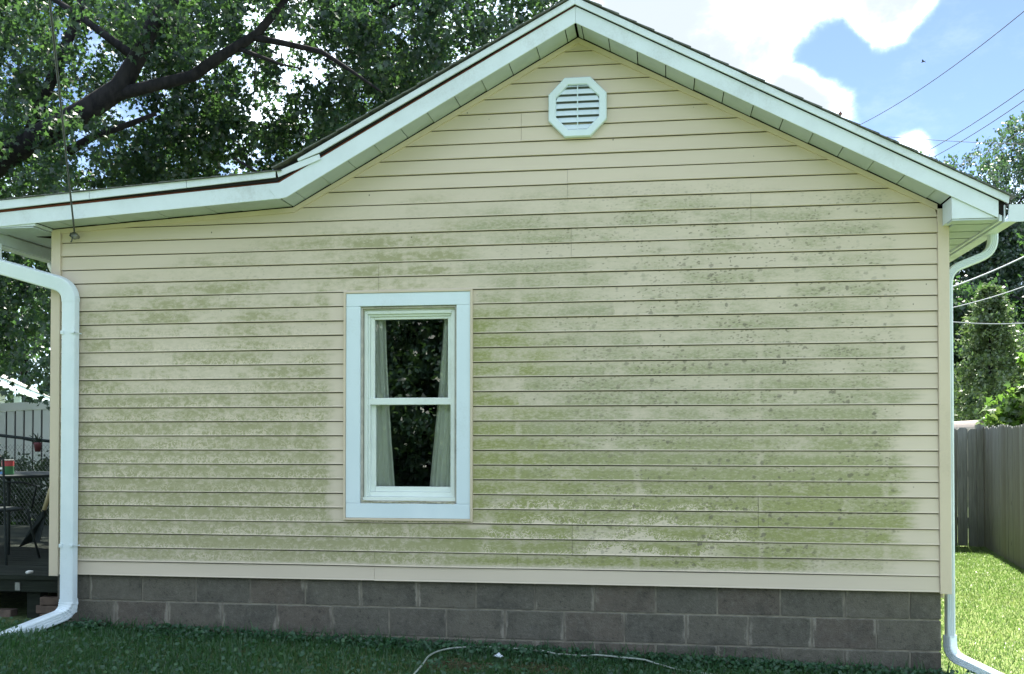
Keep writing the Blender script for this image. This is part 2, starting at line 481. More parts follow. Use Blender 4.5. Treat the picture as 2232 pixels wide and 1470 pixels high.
M['maple_leaf'] = leaf_material('maple_leaf', (0.006, 0.022, 0.019), (0.017, 0.047, 0.032), 0.42, 0.05, (0.08, 0.14, 0.03))
M['far_leaf'] = leaf_material('far_leaf', (0.020, 0.050, 0.038), (0.056, 0.106, 0.070), 0.32, 0.10, (0.12, 0.17, 0.08))  # cooler greens: distance haze is put into the leaf colour
M['bright_leaf'] = leaf_material('bright_leaf', (0.06, 0.12, 0.02), (0.11, 0.19, 0.03), 0.5, 0.06)
M['conifer_leaf'] = leaf_material('conifer_leaf', (0.050, 0.085, 0.036), (0.130, 0.175, 0.075), 0.3, 0.06, (0.13, 0.16, 0.06))
M['shrub_leaf'] = leaf_material('shrub_leaf', (0.010, 0.022, 0.012), (0.022, 0.042, 0.02), 0.3, 0.05, (0.03, 0.05, 0.02))
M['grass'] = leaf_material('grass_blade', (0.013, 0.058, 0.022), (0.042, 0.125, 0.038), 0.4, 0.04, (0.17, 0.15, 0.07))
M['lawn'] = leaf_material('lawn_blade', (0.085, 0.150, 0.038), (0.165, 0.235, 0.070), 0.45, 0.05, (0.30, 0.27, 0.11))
M['clover'] = leaf_material('clover_leaf', (0.018, 0.066, 0.032), (0.038, 0.112, 0.05), 0.35, 0.04, (0.07, 0.15, 0.05))


def curtain_material():
    m, g = mat('pale_curtain')
    x, y, z = g.sep(g.pos())
    n = g.noise(g.xyz(x * 6.0, y, z * 0.4), 4.0, 4.0)
    col = g.mix(n, (0.92, 0.91, 0.87), (0.82, 0.82, 0.78))
    df = g.n('ShaderNodeBsdfDiffuse')
    g.put(df.inputs[0], col)
    finish(g, df.outputs[0])
    return m


M['curtain'] = curtain_material()


def ground_material():
    m, g = mat('lawn_soil')
    p = g.pos()
    X, Y, Z = g.sep(p)
    n = g.noise(p, 1.6, 6.0, 0.65)
    f = g.noise(p, 26.0, 5.0, 0.7)
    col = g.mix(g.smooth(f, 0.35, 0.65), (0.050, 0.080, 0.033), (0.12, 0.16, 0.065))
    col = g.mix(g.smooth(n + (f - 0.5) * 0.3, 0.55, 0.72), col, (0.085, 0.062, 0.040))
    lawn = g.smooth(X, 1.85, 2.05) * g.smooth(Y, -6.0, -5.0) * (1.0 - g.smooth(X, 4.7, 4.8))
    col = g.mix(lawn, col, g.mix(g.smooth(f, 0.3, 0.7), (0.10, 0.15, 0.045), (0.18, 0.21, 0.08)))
    finish(g, principled(g, col, 0.95, 0.1, 0.0, g.bump(f, 0.8, 0.03)))
    return m


M['ground'] = ground_material()


def picket_material():
    m, g = mat('weathered_picket')
    p = g.pos()
    x, y, z = g.sep(p)
    r = g.rand()
    v = g.xyz(x * 9.0 + r * 40.0, y * 9.0, z * 0.55)
    n = g.noise(v, 5.0, 6.0, 0.65)
    col = g.mix(n, (0.36, 0.365, 0.35), (0.060, 0.064, 0.060))
    col = g.mix(g.smooth(r, 0.3, 1.0) * 0.6, col, (0.12, 0.11, 0.085))
    low = g.smooth(0.75 - z + (n - 0.5) * 0.6, 0.0, 0.7)
    col = g.mix(low * 0.45, col, (0.085, 0.105, 0.055))
    d, c = g.voro(g.xyz(x, y, z * 0.5 + r * 9.0), 5.0)
    col = g.mix((1.0 - g.smooth(d, 0.05, 0.1)) * g.smooth(c, 0.6, 0.65) * 0.8, col, (0.03, 0.027, 0.022))
    finish(g, principled(g, col, 0.9, 0.15, 0.0, g.bump(n, 0.5, 0.006)))
    return m


M['picket'] = picket_material()


# ------------------------------------------------------------------ mesh helpers
def link(o):
    COL.objects.link(o)
    return o


def tag(o, label=None, cat=None, group=None, kind=None):
    for k, v in (('label', label), ('category', cat), ('group', group), ('kind', kind)):
        if v:
            o[k] = v
    return o


def thing(name, label, cat, loc=(0, 0, 0), group=None):
    o = link(bpy.data.objects.new(name, None))
    o.location = loc
    o.empty_display_size = 0.2
    return tag(o, label, cat, group)


def base_of(parent):
    v = np.zeros(3)
    while parent is not None:
        v = v + np.array(parent.location)
        parent = parent.parent
    return v


class MB:
    """collects vertices and faces in world metres"""
    def __init__(self):
        self.v, self.f = [], []
    def add(self, vs, fs):
        b = len(self.v)
        self.v += [tuple(float(c) for c in p) for p in vs]
        self.f += [tuple(b + i for i in q) for q in fs]
        return self
    def box(self, x0, x1, y0, y1, z0, z1):
        vs = [(x, y, z) for z in (z0, z1) for y in (y0, y1) for x in (x0, x1)]
        return self.add(vs, [(0, 2, 3, 1), (4, 5, 7, 6), (0, 1, 5, 4), (2, 6, 7, 3), (0, 4, 6, 2), (1, 3, 7, 5)])
    def prism(self, pts, y0, y1):
        """polygon in XZ extruded along Y"""
        a = sum(pts[i][0] * pts[(i + 1) % len(pts)][1] - pts[(i + 1) % len(pts)][0] * pts[i][1] for i in range(len(pts)))
        if a < 0:
            pts = pts[::-1]
        n = len(pts)
        vs = [(x, y0, z) for x, z in pts] + [(x, y1, z) for x, z in pts]
        fs = [tuple(range(n)), tuple(range(2 * n - 1, n - 1, -1))]
        fs += [((i + 1) % n, i, n + i, n + (i + 1) % n) for i in range(n)]
        return self.add(vs, fs)
    def hexa(self, c):
        """8 corners: bottom ring then top ring"""
        return self.add(c, [(3, 2, 1, 0), (4, 5, 6, 7), (0, 1, 5, 4), (1, 2, 6, 5), (2, 3, 7, 6), (3, 0, 4, 7)])
    def tube(self, pts, rad, n=8, cap=True):
        pts = [np.array(p, float) for p in pts]
        rad = rad if hasattr(rad, '__len__') else [rad] * len(pts)
        vs, fs = [], []
        ref = None
        for i, p in enumerate(pts):
            t = pts[min(i + 1, len(pts) - 1)] - pts[max(i - 1, 0)]
            t = t / (np.linalg.norm(t) + 1e-9)
            if ref is None:
                ref = np.array([0, 0, 1.0]) if abs(t[2]) < 0.9 else np.array([1.0, 0, 0])
            a = np.cross(t, ref)
            a /= np.linalg.norm(a) + 1e-9
            b = np.cross(a, t)
            ref = b
            for k in range(n):
                w = 2 * math.pi * k / n
                vs.append(p + rad[i] * (math.cos(w) * a + math.sin(w) * b))
        for i in range(len(pts) - 1):
            for k in range(n):
                k2 = (k + 1) % n
                fs.append((i * n + k, i * n + k2, (i + 1) * n + k2, (i + 1) * n + k))
        if cap:
            fs.append(tuple(range(n))[::-1])
            fs.append(tuple((len(pts) - 1) * n + k for k in range(n)))
        return self.add(vs, fs)
    def sweep(self, pts, section, wide, scales=None, cap=True):
        """section (a,b): a along 'wide' direction, b across; mitred at the bends"""
        pts = [np.array(p, float) for p in pts]
        n = len(section)
        vs, fs = [], []
        for i, p in enumerate(pts):
            t1 = pts[i] - pts[max(i - 1, 0)]
            t2 = pts[min(i + 1, len(pts) - 1)] - pts[i]
            t1 = t1 / (np.linalg.norm(t1) or 1)
            t2 = t2 / (np.linalg.norm(t2) or 1)
            t = t1 + t2
            t /= np.linalg.norm(t)
            k = 1.0 / max(0.5, math.sqrt(max(0.05, (1 + float(np.dot(t1, t2))) / 2))) if np.linalg.norm(t1) and np.linalg.norm(t2) else 1.0
            w = np.array(wide[i] if isinstance(wide, list) else wide, float)
            a = w - np.dot(w, t) * t
            a /= np.linalg.norm(a)
            b = np.cross(t, a)
            s = scales[i] if scales else 1.0
            for (p1, p2) in section:
                vs.append(p + s * (p1 * a + p2 * b))
        for i in range(len(pts) - 1):
            for k in range(n):
                k2 = (k + 1) % n
                fs.append((i * n + k, i * n + k2, (i + 1) * n + k2, (i + 1) * n + k))
        if cap:
            fs.append(tuple(range(n))[::-1])
            fs.append(tuple((len(pts) - 1) * n + k for k in range(n)))
        return self.add(vs, fs)
    def lathe(self, cx, cy, prof, n=16):
        vs = [(cx + r * math.cos(2 * math.pi * k / n), cy + r * math.sin(2 * math.pi * k / n), z) for r, z in prof for k in range(n)]
        fs = []
        for i in range(len(prof) - 1):
            for k in range(n):
                k2 = (k + 1) % n
                fs.append((i * n + k, i * n + k2, (i + 1) * n + k2, (i + 1) * n + k))
        fs.append(tuple(range(n))[::-1])
        fs.append(tuple((len(prof) - 1) * n + k for k in range(n)))
        return self.add(vs, fs)
    def build(self, name, material, parent=None, label=None, smooth=False, bevel=0.0, center=False):
        v = np.array(self.v, float)
        me = bpy.data.meshes.new(name)
        org = base_of(parent) if parent is not None else np.zeros(3)
        loc = (v.min(0) + v.max(0)) / 2 if center else (org if parent is not None else np.array([(v[:, 0].min() + v[:, 0].max()) / 2, (v[:, 1].min() + v[:, 1].max()) / 2, v[:, 2].min()]))
        me.from_pydata([tuple(p) for p in (v - loc)], [], self.f)
        me.materials.append(M[material] if isinstance(material, str) else material)
        if smooth:
            me.polygons.foreach_set('use_smooth', [True] * len(me.polygons))
        o = link(bpy.data.objects.new(name, me))
        o.location = loc - org if parent is not None else loc
        if parent is not None:
            o.parent = parent
        if bevel:
            b = o.modifiers.new('bevel', 'BEVEL')
            b.width = bevel
            b.segments = 2
            b.limit_method = 'ANGLE'
        if label:
            o['label'] = label
        return o


def cloud_mesh(name, P, A, B, N, size, tmpl, tris, material, parent=None, rnd=None):
    """many small leaves: template points (a,b,c) mapped to position + size*(a*A+b*B+c*N)"""
    K, T = len(P), len(tmpl)
    tm = np.array(tmpl, float)
    V = P[:, None, :] + size[:, None, None] * (tm[None, :, 0:1] * A[:, None, :] + tm[None, :, 1:2] * B[:, None, :] + tm[None, :, 2:3] * N[:, None, :])
    V = V.reshape(-1, 3)
    F = (np.array(tris)[None, :, :] + (np.arange(K) * T)[:, None, None]).reshape(-1, 3)
    org = base_of(parent) if parent is not None else np.zeros(3)
    V = V - org
    me = bpy.data.meshes.new(name)
    me.vertices.add(len(V))
    me.vertices.foreach_set('co', V.astype(np.float32).ravel())
    me.loops.add(F.size)
    me.loops.foreach_set('vertex_index', F.astype(np.int32).ravel())
    me.polygons.add(len(F))
    me.polygons.foreach_set('loop_start', np.arange(0, F.size, 3, dtype=np.int32))
    me.update(calc_edges=True)
    at_ = me.attributes.new('rnd', 'FLOAT', 'POINT')
    rr = rng.random(K) if rnd is None else rnd
    at_.data.foreach_set('value', np.repeat(rr, T).astype(np.float32))
    me.materials.append(M[material])
    o = link(bpy.data.objects.new(name, me))
    if parent is not None:
        o.parent = parent
    return o


def frames(n, droop=0.0, up=0.0, axis=None):
    """random leaf frames: A = stalk-to-tip, B = across, N = normal"""
    A = rng.normal(size=(n, 3))
    A[:, 2] -= droop
    if axis is not None:
        A += axis
    A /= np.linalg.norm(A, axis=1, keepdims=True)
    N = rng.normal(size=(n, 3))
    N[:, 2] += up
    B = np.cross(N, A)
    B /= np.linalg.norm(B, axis=1, keepdims=True) + 1e-9
    N = np.cross(A, B)
    return A, B, N


def maple_template():
    out = [(0.0, -0.02), (0.16, 0.10), (0.50, 0.02), (0.36, 0.26), (0.62, 0.55), (0.30, 0.50), (0.20, 0.62), (0.0, 1.0)]
    right = [(b, a) for b, a in out]
    pts = right + [(-b, a) for b, a in out[-2:0:-1]]
    tm = [(a, b, -0.25 * abs(b)) for b, a in pts] + [(0.36, 0.0, 0.0)]
    n = len(pts)
    return tm, [(i, (i + 1) % n, n) for i in range(n)]


MAPLE_T, MAPLE_F = maple_template()
DIAM_T, DIAM_F = [(0, 0, 0), (0.5, 0.32, -0.06), (1, 0, -0.1), (0.5, -0.32, -0.06)], [(0, 1, 2), (0, 2, 3)]


# ------------------------------------------------------------------ ground
def gz(x, y):
    return -0.029 * np.clip(x, -4.4, 2.0)


xs = np.concatenate([[-900, -300, -100, -40, -22], np.arange(-15, 15.01, 0.5), [22, 40, 100, 300, 900]])
ys = np.concatenate([[-900, -300, -100, -40, -20], np.arange(-12, 20.01, 0.5), [28, 40, 100, 300, 900]])
XX, YY = np.meshgrid(xs, ys)
ZZ = gz(XX, YY)
nx = len(xs)
mb = MB()
mb.add(np.stack([XX.ravel(), YY.ravel(), ZZ.ravel()], 1), [(j * nx + i, j * nx + i + 1, (j + 1) * nx + i + 1, (j + 1) * nx + i) for j in range(len(ys) - 1) for i in range(nx - 1)])
me = bpy.data.meshes.new('ground')
me.from_pydata(mb.v, [], mb.f)
me.materials.append(M['ground'])
tag(link(bpy.data.objects.new('ground', me)), kind='structure')

# ------------------------------------------------------------------ the house
house = thing('house', 'single-storey cottage gable end in algae-stained beige vinyl siding on a block foundation', 'house', (-1.3, 0, 0))


def line_left(z):
    if z <= 3.046:
        return -4.3775
    if z <= 3.15:
        return max(-4.3775, -4.423 + (z - 3.046) / 0.0568)
    return -2.591 + (z - 3.15) / 0.5427


def line_right(z):
    return min(1.787, -0.555 + (4.255 - z) / 0.523)


def board(z0, xl, xr, dy=0.0, zt=None):
    """one clapboard course: proud lip, face leaning back, undercut tail behind the next lip"""
    prof = [(-0.0150, 0.0), (-0.0160, 0.0025), (-0.0125, 0.0100), (-0.0050, 0.0958), (0.0010, 0.0962), (0.0010, 0.0)]
    if zt is not None:
        prof = [(y, min(z, zt)) for y, z in prof]
    n = len(prof)
    la, lb = (xl(z0) if callable(xl) else xl), (xr(z0) if callable(xr) else xr)
    seg = max(2, int((lb - la) / 0.35))
    ph = [random.uniform(0, 6.3) for _ in range(3)]
    m_ = MB()
    vs = []
    for k in range(seg + 1):
        t = k / seg
        for i, (y, z) in enumerate(prof):
            a = xl(z0 + z) if callable(xl) else xl
            b = xr(z0 + z) if callable(xr) else xr
            x = a + (b - a) * t
            bow = 0.0011 * math.sin(x * 2.3 + ph[0]) + 0.0007 * math.sin(x * 5.9 + ph[1])
            sag = 0.0012 * math.sin(x * 1.7 + ph[2]) if i in (0, 1, 2) else 0.0
            vs.append((x, y + dy + (bow if i < 3 else bow * 0.3), z0 + z + sag))
    fs = [tuple(range(n)), tuple(seg * n + i for i in range(n))[::-1]]
    fs += [(k * n + (i + 1) % n, k * n + i, (k + 1) * n + i, (k + 1) * n + (i + 1) % n) for k in range(seg) for i in range(n)]
    m_.add(vs, fs)
    return m_.build('siding_board', 'siding', house)


WX0, WX1 = -2.2145, -1.2885          # window opening incl. its beige channel
SEAMS = {0: [-1.99], 1: [-1.99, -0.98], 2: [-0.60], 3: [-0.60], 4: [0.64], 5: [0.64], 18: [-3.148], 19: [-3.148], 20: [-1.965], 21: [-1.965],
         22: [-0.605], 23: [-0.605], 24: [-3.148, 0.60], 25: [-3.148, 0.60], 26: [-0.63], 27: [-0.63], 30: [-0.95], 31: [-0.95]}
for n_ in range(37):
    z0 = 0.507 + 0.1017 * n_
    zt = None
    if z0 + 0.0935 > 4.24:
        zt = 4.238 - z0
    spans = [(line_left, line_right)]
    if 4 <= n_ <= 19:
        spans = [(line_left, WX0), (WX1, line_right)]
    parity = 0
    for a, b in spans:
        cuts = [s for s in SEAMS.get(n_, [])]
        la = a(z0) if callable(a) else a
        lb = b(z0) if callable(b) else b
        cur = a
        for s in cuts:
            if la < s < lb:
                board(z0, cur, s, -0.0030 if parity else 0.0, zt)
                cur = s + 0.002
                parity ^= 1
        board(z0, cur, b, -0.0030 if parity else 0.0, zt)
    if n_ == 4:
        board(z0, WX0 + 0.0005, WX1 - 0.0005, 0.0, 0.024)

# sheathing behind the boards (dark) with the window opening left free
sh = MB()
sh.prism([(-4.43, 0.513), (-2.10, 0.513), (-2.10, 3.40), (-2.591, 3.14), (-4.43, 3.035)], 0.0125, 0.06)
sh.prism([(-2.10, 0.513), (-1.39, 0.513), (-1.39, 1.045), (-2.10, 1.045)], 0.0125, 0.06)
sh.prism([(-2.10, 2.435), (-1.39, 2.435), (-1.39, 3.79), (-2.10, 3.40)], 0.0125, 0.06)
sh.prism([(-1.39, 0.513), (1.83, 0.513), (1.83, 2.99), (-0.555, 4.24), (-1.39, 3.79)], 0.0125, 0.06)
sh.build('sheathing', 'dark', house)

# corner boards, channel along the rakes
MB().box(-4.451, -4.3785, -0.026, 0.02, 0.494, 3.040).build('corner_board', 'trim', house, bevel=0.003)
MB().box(-4.4515, -4.431, 0.0205, 0.09, 0.494, 3.040).build('corner_board_return', 'trim', house)
MB().box(1.788, 1.859, -0.026, 0.02, 0.496, 3.000).build('corner_board', 'trim', house, bevel=0.003)
MB().box(1.838, 1.8595, 0.0205, 0.09, 0.496, 3.000).build('corner_board_return', 'trim', house)
w = 0.034
MB().prism([(-4.45, 3.0445), (-2.591, 3.150), (-2.585, 3.150 - w), (-4.45, 3.0445 - w + 0.004)], -0.0225, 0.006).build('rake_channel', 'trim', house, bevel=0.002)
MB().prism([(-2.591, 3.150), (-0.555, 4.255), (-0.555, 4.255 - w * 1.13), (-2.5845, 3.150 - w)], -0.0225, 0.006).build('rake_channel', 'trim', house, bevel=0.002)
MB().prism([(-0.5545, 4.255), (1.788, 3.030), (1.788, 3.030 - w * 1.13), (-0.5545, 4.255 - w * 1.13)], -0.0225, 0.006).build('rake_channel', 'trim', house, bevel=0.002)

# side and back walls, floor, inner room
for side, xa, xb in (('l', -4.43, -4.39), ('r', 1.79, 1.83)):
    m_ = MB()
    m_.box(xa, xb, 0.06, 9.0, 0.46, 2.985)
    for n_ in range(25):
        z0 = 0.507 + 0.1017 * n_
        o_ = -0.016 if side == 'l' else 0.016
        e_ = xa if side == 'l' else xb
        m_.add([(e_, 0.091, z0), (e_ + o_, 0.091, z0), (e_ + o_ * 0.4, 0.091, z0 + 0.094), (e_, 0.091, z0 + 0.094),
                (e_, 9.0, z0), (e_ + o_, 9.0, z0), (e_ + o_ * 0.4, 9.0, z0 + 0.094), (e_, 9.0, z0 + 0.094)],
               [(0, 1, 2, 3), (7, 6, 5, 4), (0, 4, 5, 1), (1, 5, 6, 2), (2, 6, 7, 3), (3, 7, 4, 0)])
    m_.build('side_wall', 'trim', house)
MB().prism([(-4.43, 0.46), (1.83, 0.46), (1.83, 2.985), (-0.555, 4.23), (-2.591, 3.13), (-4.43, 3.03)], 9.0, 9.05).build('back_wall', 'trim', house)
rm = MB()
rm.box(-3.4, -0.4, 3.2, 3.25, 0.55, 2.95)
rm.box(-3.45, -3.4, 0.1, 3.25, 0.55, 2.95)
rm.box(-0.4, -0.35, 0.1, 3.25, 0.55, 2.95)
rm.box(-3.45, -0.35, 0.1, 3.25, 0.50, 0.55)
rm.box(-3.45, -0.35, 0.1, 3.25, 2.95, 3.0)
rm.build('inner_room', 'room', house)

# ---- block foundation
fd = MB()
fd.box(-4.40, 1.793, 0.0265, 0.20, -0.40, 0.50)
fd.box(1.70, 1.793, 0.20, 8.95, -0.40, 0.50)
fd.box(-4.40, -4.30, 0.20, 8.95, -0.40, 0.50)
fd.build('mortar', 'mortar', house)
J = 0.0055
for row, z0, z1 in ((0, 0.322, 0.522), (1, 0.118, 0.314), (2, -0.086, 0.110), (3, -0.29, -0.094)):
    edges = [1.803]
    x = 1.803 - (0.195 if row % 2 == 0 else 0.4045)
    while x > -4.40:
        edges.append(x)
        x -= 0.4115
    edges.append(-4.412)
    for a, b in zip(edges[1:], edges[:-1]):
        if b - a < 0.03:
            continue
        dy = random.uniform(-0.0015, 0.0015)
        jl = J * random.uniform(0.8, 1.6)
        MB().box(a + jl, b - (J if b < 1.8 else 0), 0.02 + dy, 0.12, z0 + 0.002, z1 - 0.002).build('block', 'block', house, center=True, bevel=0.004)

# ---- soffit panels under the rakes
def rake_z(x):
    if x < -2.591:
        return 3.15 + 0.0568 * (x + 2.591)
    if x < -0.555:
        return 3.15 + 0.5427 * (x + 2.591)
    return 4.255 - 0.523 * (x + 0.555)


def soffit_run(xs_, name='soffit_panel'):
    for i, (a, b) in enumerate(zip(xs_[:-1], xs_[1:])):
        o_ = 0.008 + (0.0022 if i % 2 else 0.0)
        g_ = 0.003
        za, zb = rake_z(a + 1e-6) + o_, rake_z(b - 1e-6) + o_
        MB().prism([(a + g_, za), (b - g_, zb), (b - g_, zb + 0.008), (a + g_, za + 0.008)], -0.243, -0.004).build(name, 'soffit', house)


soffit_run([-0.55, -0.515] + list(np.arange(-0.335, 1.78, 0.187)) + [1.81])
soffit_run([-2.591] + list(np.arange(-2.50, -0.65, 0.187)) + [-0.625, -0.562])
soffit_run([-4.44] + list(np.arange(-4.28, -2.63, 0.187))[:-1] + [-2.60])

# strip painted dark for dirt and gap shadow where the soffit meets the wall
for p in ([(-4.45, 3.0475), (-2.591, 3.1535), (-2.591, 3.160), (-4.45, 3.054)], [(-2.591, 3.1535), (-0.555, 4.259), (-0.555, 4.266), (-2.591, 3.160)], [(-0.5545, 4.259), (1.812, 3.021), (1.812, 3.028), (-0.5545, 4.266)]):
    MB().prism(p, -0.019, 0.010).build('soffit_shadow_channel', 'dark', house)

# ---- fascia, timber behind it, drip edges
YF = -0.256
def Fb(x):
    if x < -2.57:
        return 3.162 + 0.0625 * (x + 2.57)
    if x < -0.553:
        return 3.158 + 0.5473 * (x + 2.57)
    return 4.262 - 0.523 * (x + 0.553)


fr = MB()
fr.prism([(-0.5525, 4.262), (2.092, Fb(2.092)), (2.092, Fb(2.092) + 0.109), (-0.5525, 4.372)], YF, -0.244)
fr.build('fascia', 'white', house, bevel=0.002)
MB().prism([(-0.5535, 4.262), (-0.5535, 4.372), (-2.61, 3.268), (-2.68, 3.228), (-2.62, 3.1565), (-2.555, 3.166)], YF, -0.244).build('fascia', 'white', house, bevel=0.002)
MB().prism([(-5.25, 2.995), (-5.25, 3.094), (-2.60, 3.272), (-2.575, 3.1625)], YF + 0.004, -0.2435).build('fascia', 'white', house, bevel=0.002)
# exposed red-brown rake timber above the fascia metal
MB().prism([(-0.553, 4.30), (2.14, Fb(2.14) + 0.03), (2.14, Fb(2.14) + 0.150), (-0.553, 4.412)], -0.2435, -0.20).build('rake_timber', 'dark', house)
MB().prism([(-0.5535, 4.30), (-0.5535, 4.412), (-2.33, 3.476), (-2.62, 3.325), (-2.62, 3.21)], -0.2435, -0.20).build('rake_timber', 'rust', house)
MB().prism([(-5.25, 3.03), (-5.25, 3.155), (-2.6205, 3.325), (-2.6205, 3.21)], -0.2430, -0.20).build('rake_timber', 'rust', house)
# drip edge metal
MB().prism([(-0.5555, 4.380), (2.146, Fb(2.146) + 0.115), (2.152, Fb(2.152) + 0.163), (-0.5555, 4.427)], -0.276, -0.262).build('drip_edge', 'white', house, bevel=0.0015)
MB().prism([(-0.5565, 4.381), (-0.5565, 4.427), (-2.469, 3.424), (-2.462, 3.408), (-2.312, 3.462)], -0.276, -0.262).build('drip_edge', 'white', house, bevel=0.0015)
MB().prism([(-2.617, 3.344), (-2.607, 3.306), (-2.305, 3.418), (-2.315, 3.453), (-2.45, 3.410)], -0.268, -0.258).build('drip_edge', 'white', house, 'loose bent piece of drip edge with dark roofing showing above it')
MB().prism([(-2.60, 3.345), (-2.44, 3.41), (-2.325, 3.449), (-2.335, 3.492), (-2.45, 3.433)], -0.257, -0.2445).build('roofing_edge', 'dark', house)
for a, b in ((-5.25, -4.005), (-4.001, -3.275), (-3.272, -2.625)):
    zl = lambda x: 3.148 + 0.0745 * (x + 4.694)
    zh = lambda x: 3.211 + 0.0648 * (x + 4.694)
    MB().prism([(a, zl(a)), (b, zl(b)), (b, zh(b)), (a, zh(a))], -0.276, -0.262).build('drip_edge', 'white', house, bevel=0.0015)

# ---- roof decks and shingle courses
rd = MB()
rd.prism([(-0.555, 4.418), (2.16, Fb(2.16) + 0.150), (2.16, Fb(2.16) + 0.120), (-0.555, 4.385)], -0.2615, 9.2)
rd.prism([(-0.5555, 4.418), (-0.5555, 4.385), (-2.62, 3.28), (-2.62, 3.318)], -0.2615, 9.2)
rd.prism([(-2.6205, 3.318), (-2.6205, 3.28), (-5.25, 3.115), (-5.25, 3.150)], -0.2610, 9.2)
rd.build('roof_deck', 'dark', house)
MB().prism([(-2.62, 3.28), (-0.555, 4.38), (2.10, 2.99), (1.84, 2.99), (-4.40, 2.99), (-5.0, 3.06)], 0.07, 0.10).build('gable_inner', 'dark', house)


def shingles(x0, z0, x1, z1, n, th, y0=-0.288):
    m_ = MB()
    ex, ez = x1 - x0, z1 - z0
    L = math.hypot(ex, ez)
    tx, tz = ex / L, ez / L
    nx_, nz_ = (-tz, tx) if tx > 0 else (tz, -tx)
    for i in range(n):
        a, b = i / n * L, min(L, (i + 1.25) / n * L)
        j = random.uniform(-0.006, 0.006)
        m_.prism([(x0 + tx * (a + j), z0 + tz * (a + j)), (x0 + tx * (a + j) + nx_ * th, z0 + tz * (a + j) + nz_ * th),
                  (x0 + tx * b + nx_ * th * 0.25, z0 + tz * b + nz_ * th * 0.25), (x0 + tx * b, z0 + tz * b)], y0 + random.uniform(-0.006, 0.006), 9.25)
    o_ = m_.build('shingle_courses', 'shingle', house)
    o_['kind'] = 'stuff'


shingles(2.185, Fb(2.185) + 0.165, -0.50, 4.408 + 0.0, 23, 0.011)
shingles(-2.64, 3.362, -0.60, 4.412, 18, 0.012)
shingles(-5.27, 3.176, -2.58, 3.348, 21, 0.010)
MB().prism([(-0.68, 4.372), (-0.555, 4.437), (-0.43, 4.372), (-0.43, 4.380), (-0.555, 4.446), (-0.68, 4.380)], -0.285, 9.25).build('ridge_cap', 'shingle', house)

# ---- right eave: boxed return, slatted soffit, fascia, gutter
MB().prism([(1.817, 2.8845), (2.074, 2.8845), (2.074, Fb(2.074)), (1.817, Fb(1.817) + 0.002)], -0.2435, -0.028).build('eave_return', 'white', house, bevel=0.002)
cuts_y = [-0.240, -0.125, -0.090, 0.115, 0.150, 0.355, 0.390, 0.595, 0.630, 0.835, 0.870, 1.075, 1.110, 9.0]
for ya, yb in zip(cuts_y[0::2], cuts_y[1::2]):
    MB().box(1.8195 if yb < 0 else 1.862, 2.098, ya, yb, 2.8735, 2.8825).build('eave_soffit_slat', 'soffit', house)
MB().box(1.862, 2.098, -0.242, 9.0, 2.8829, 2.8840).build('eave_gap_sheet', 'dark', house)  # dark sheet: shade of the roof void put into the slat gaps
MB().box(2.0985, 2.116, -0.243, 9.2, 2.862, 2.985).build('eave_fascia', 'white', house)
gt = thing_gutter = None
gut = [(2.120, 2.958), (2.120, 2.852), (2.190, 2.850), (2.212, 2.880), (2.246, 2.912), (2.246, 2.958), (2.236, 2.958), (2.236, 2.948), (2.241, 2.944), (2.241, 2.915), (2.207, 2.883), (2.188, 2.855), (2.125, 2.857), (2.125, 2.958)]
go = MB().prism([(x + 0.004, z) for x, z in gut], -0.262, 9.1).build('gutter', 'white', house)
MB().prism([(2.150, 2.958), (2.142, 2.852), (2.200, 2.850), (2.262, 2.852), (2.262, 2.958)], -0.272, -0.2625).build('gutter_end_cap', 'white', go)
# left eave
MB().prism([(-5.24, 3.0), (-4.44, 3.0295), (-4.44, Fb(-4.44) + 0.004), (-5.24, Fb(-5.24))], -0.2425, -0.028).build('eave_return', 'white', house, bevel=0.002)
MB().box(-4.80, -4.4535, -0.0275, 9.0, 3.018, 3.026).build('eave_soffit', 'soffit', house)
MB().box(-4.79, -4.4535, -0.240, -0.0280, 3.016, 3.024).build('eave_soffit', 'soffit', house)
MB().box(-4.835, -4.812, -0.22, 9.1, 2.935, 3.012).build('eave_fascia', 'soffit', house)
MB().prism([(-4.838, 3.03), (-4.838, 2.925), (-4.91, 2.922), (-4.965, 2.985), (-4.965, 3.03), (-4.955, 3.03), (-4.955, 2.988), (-4.905, 2.928), (-4.845, 2.931), (-4.845, 3.03)], -0.20, 9.1).build('gutter', 'white', house)
# flood lamp on the far side of the left corner
fl = MB()
fl.tube([(-4.455, 0.35, 2.90), (-4.50, 0.35, 2.90)], [0.05, 0.05], 14)
fl.tube([(-4.50, 0.35, 2.895), (-4.53, 0.32, 2.87)], 0.012, 8)
flo = fl.build('flood_lamp', 'lamp_white', house)
MB().tube([(-4.525, 0.325, 2.875), (-4.545, 0.30, 2.855), (-4.60, 0.24, 2.80), (-4.61, 0.23, 2.792)], [0.025, 0.032, 0.060, 0.058], 16).build('lamp_head', 'lamp_white', flo, smooth=True)


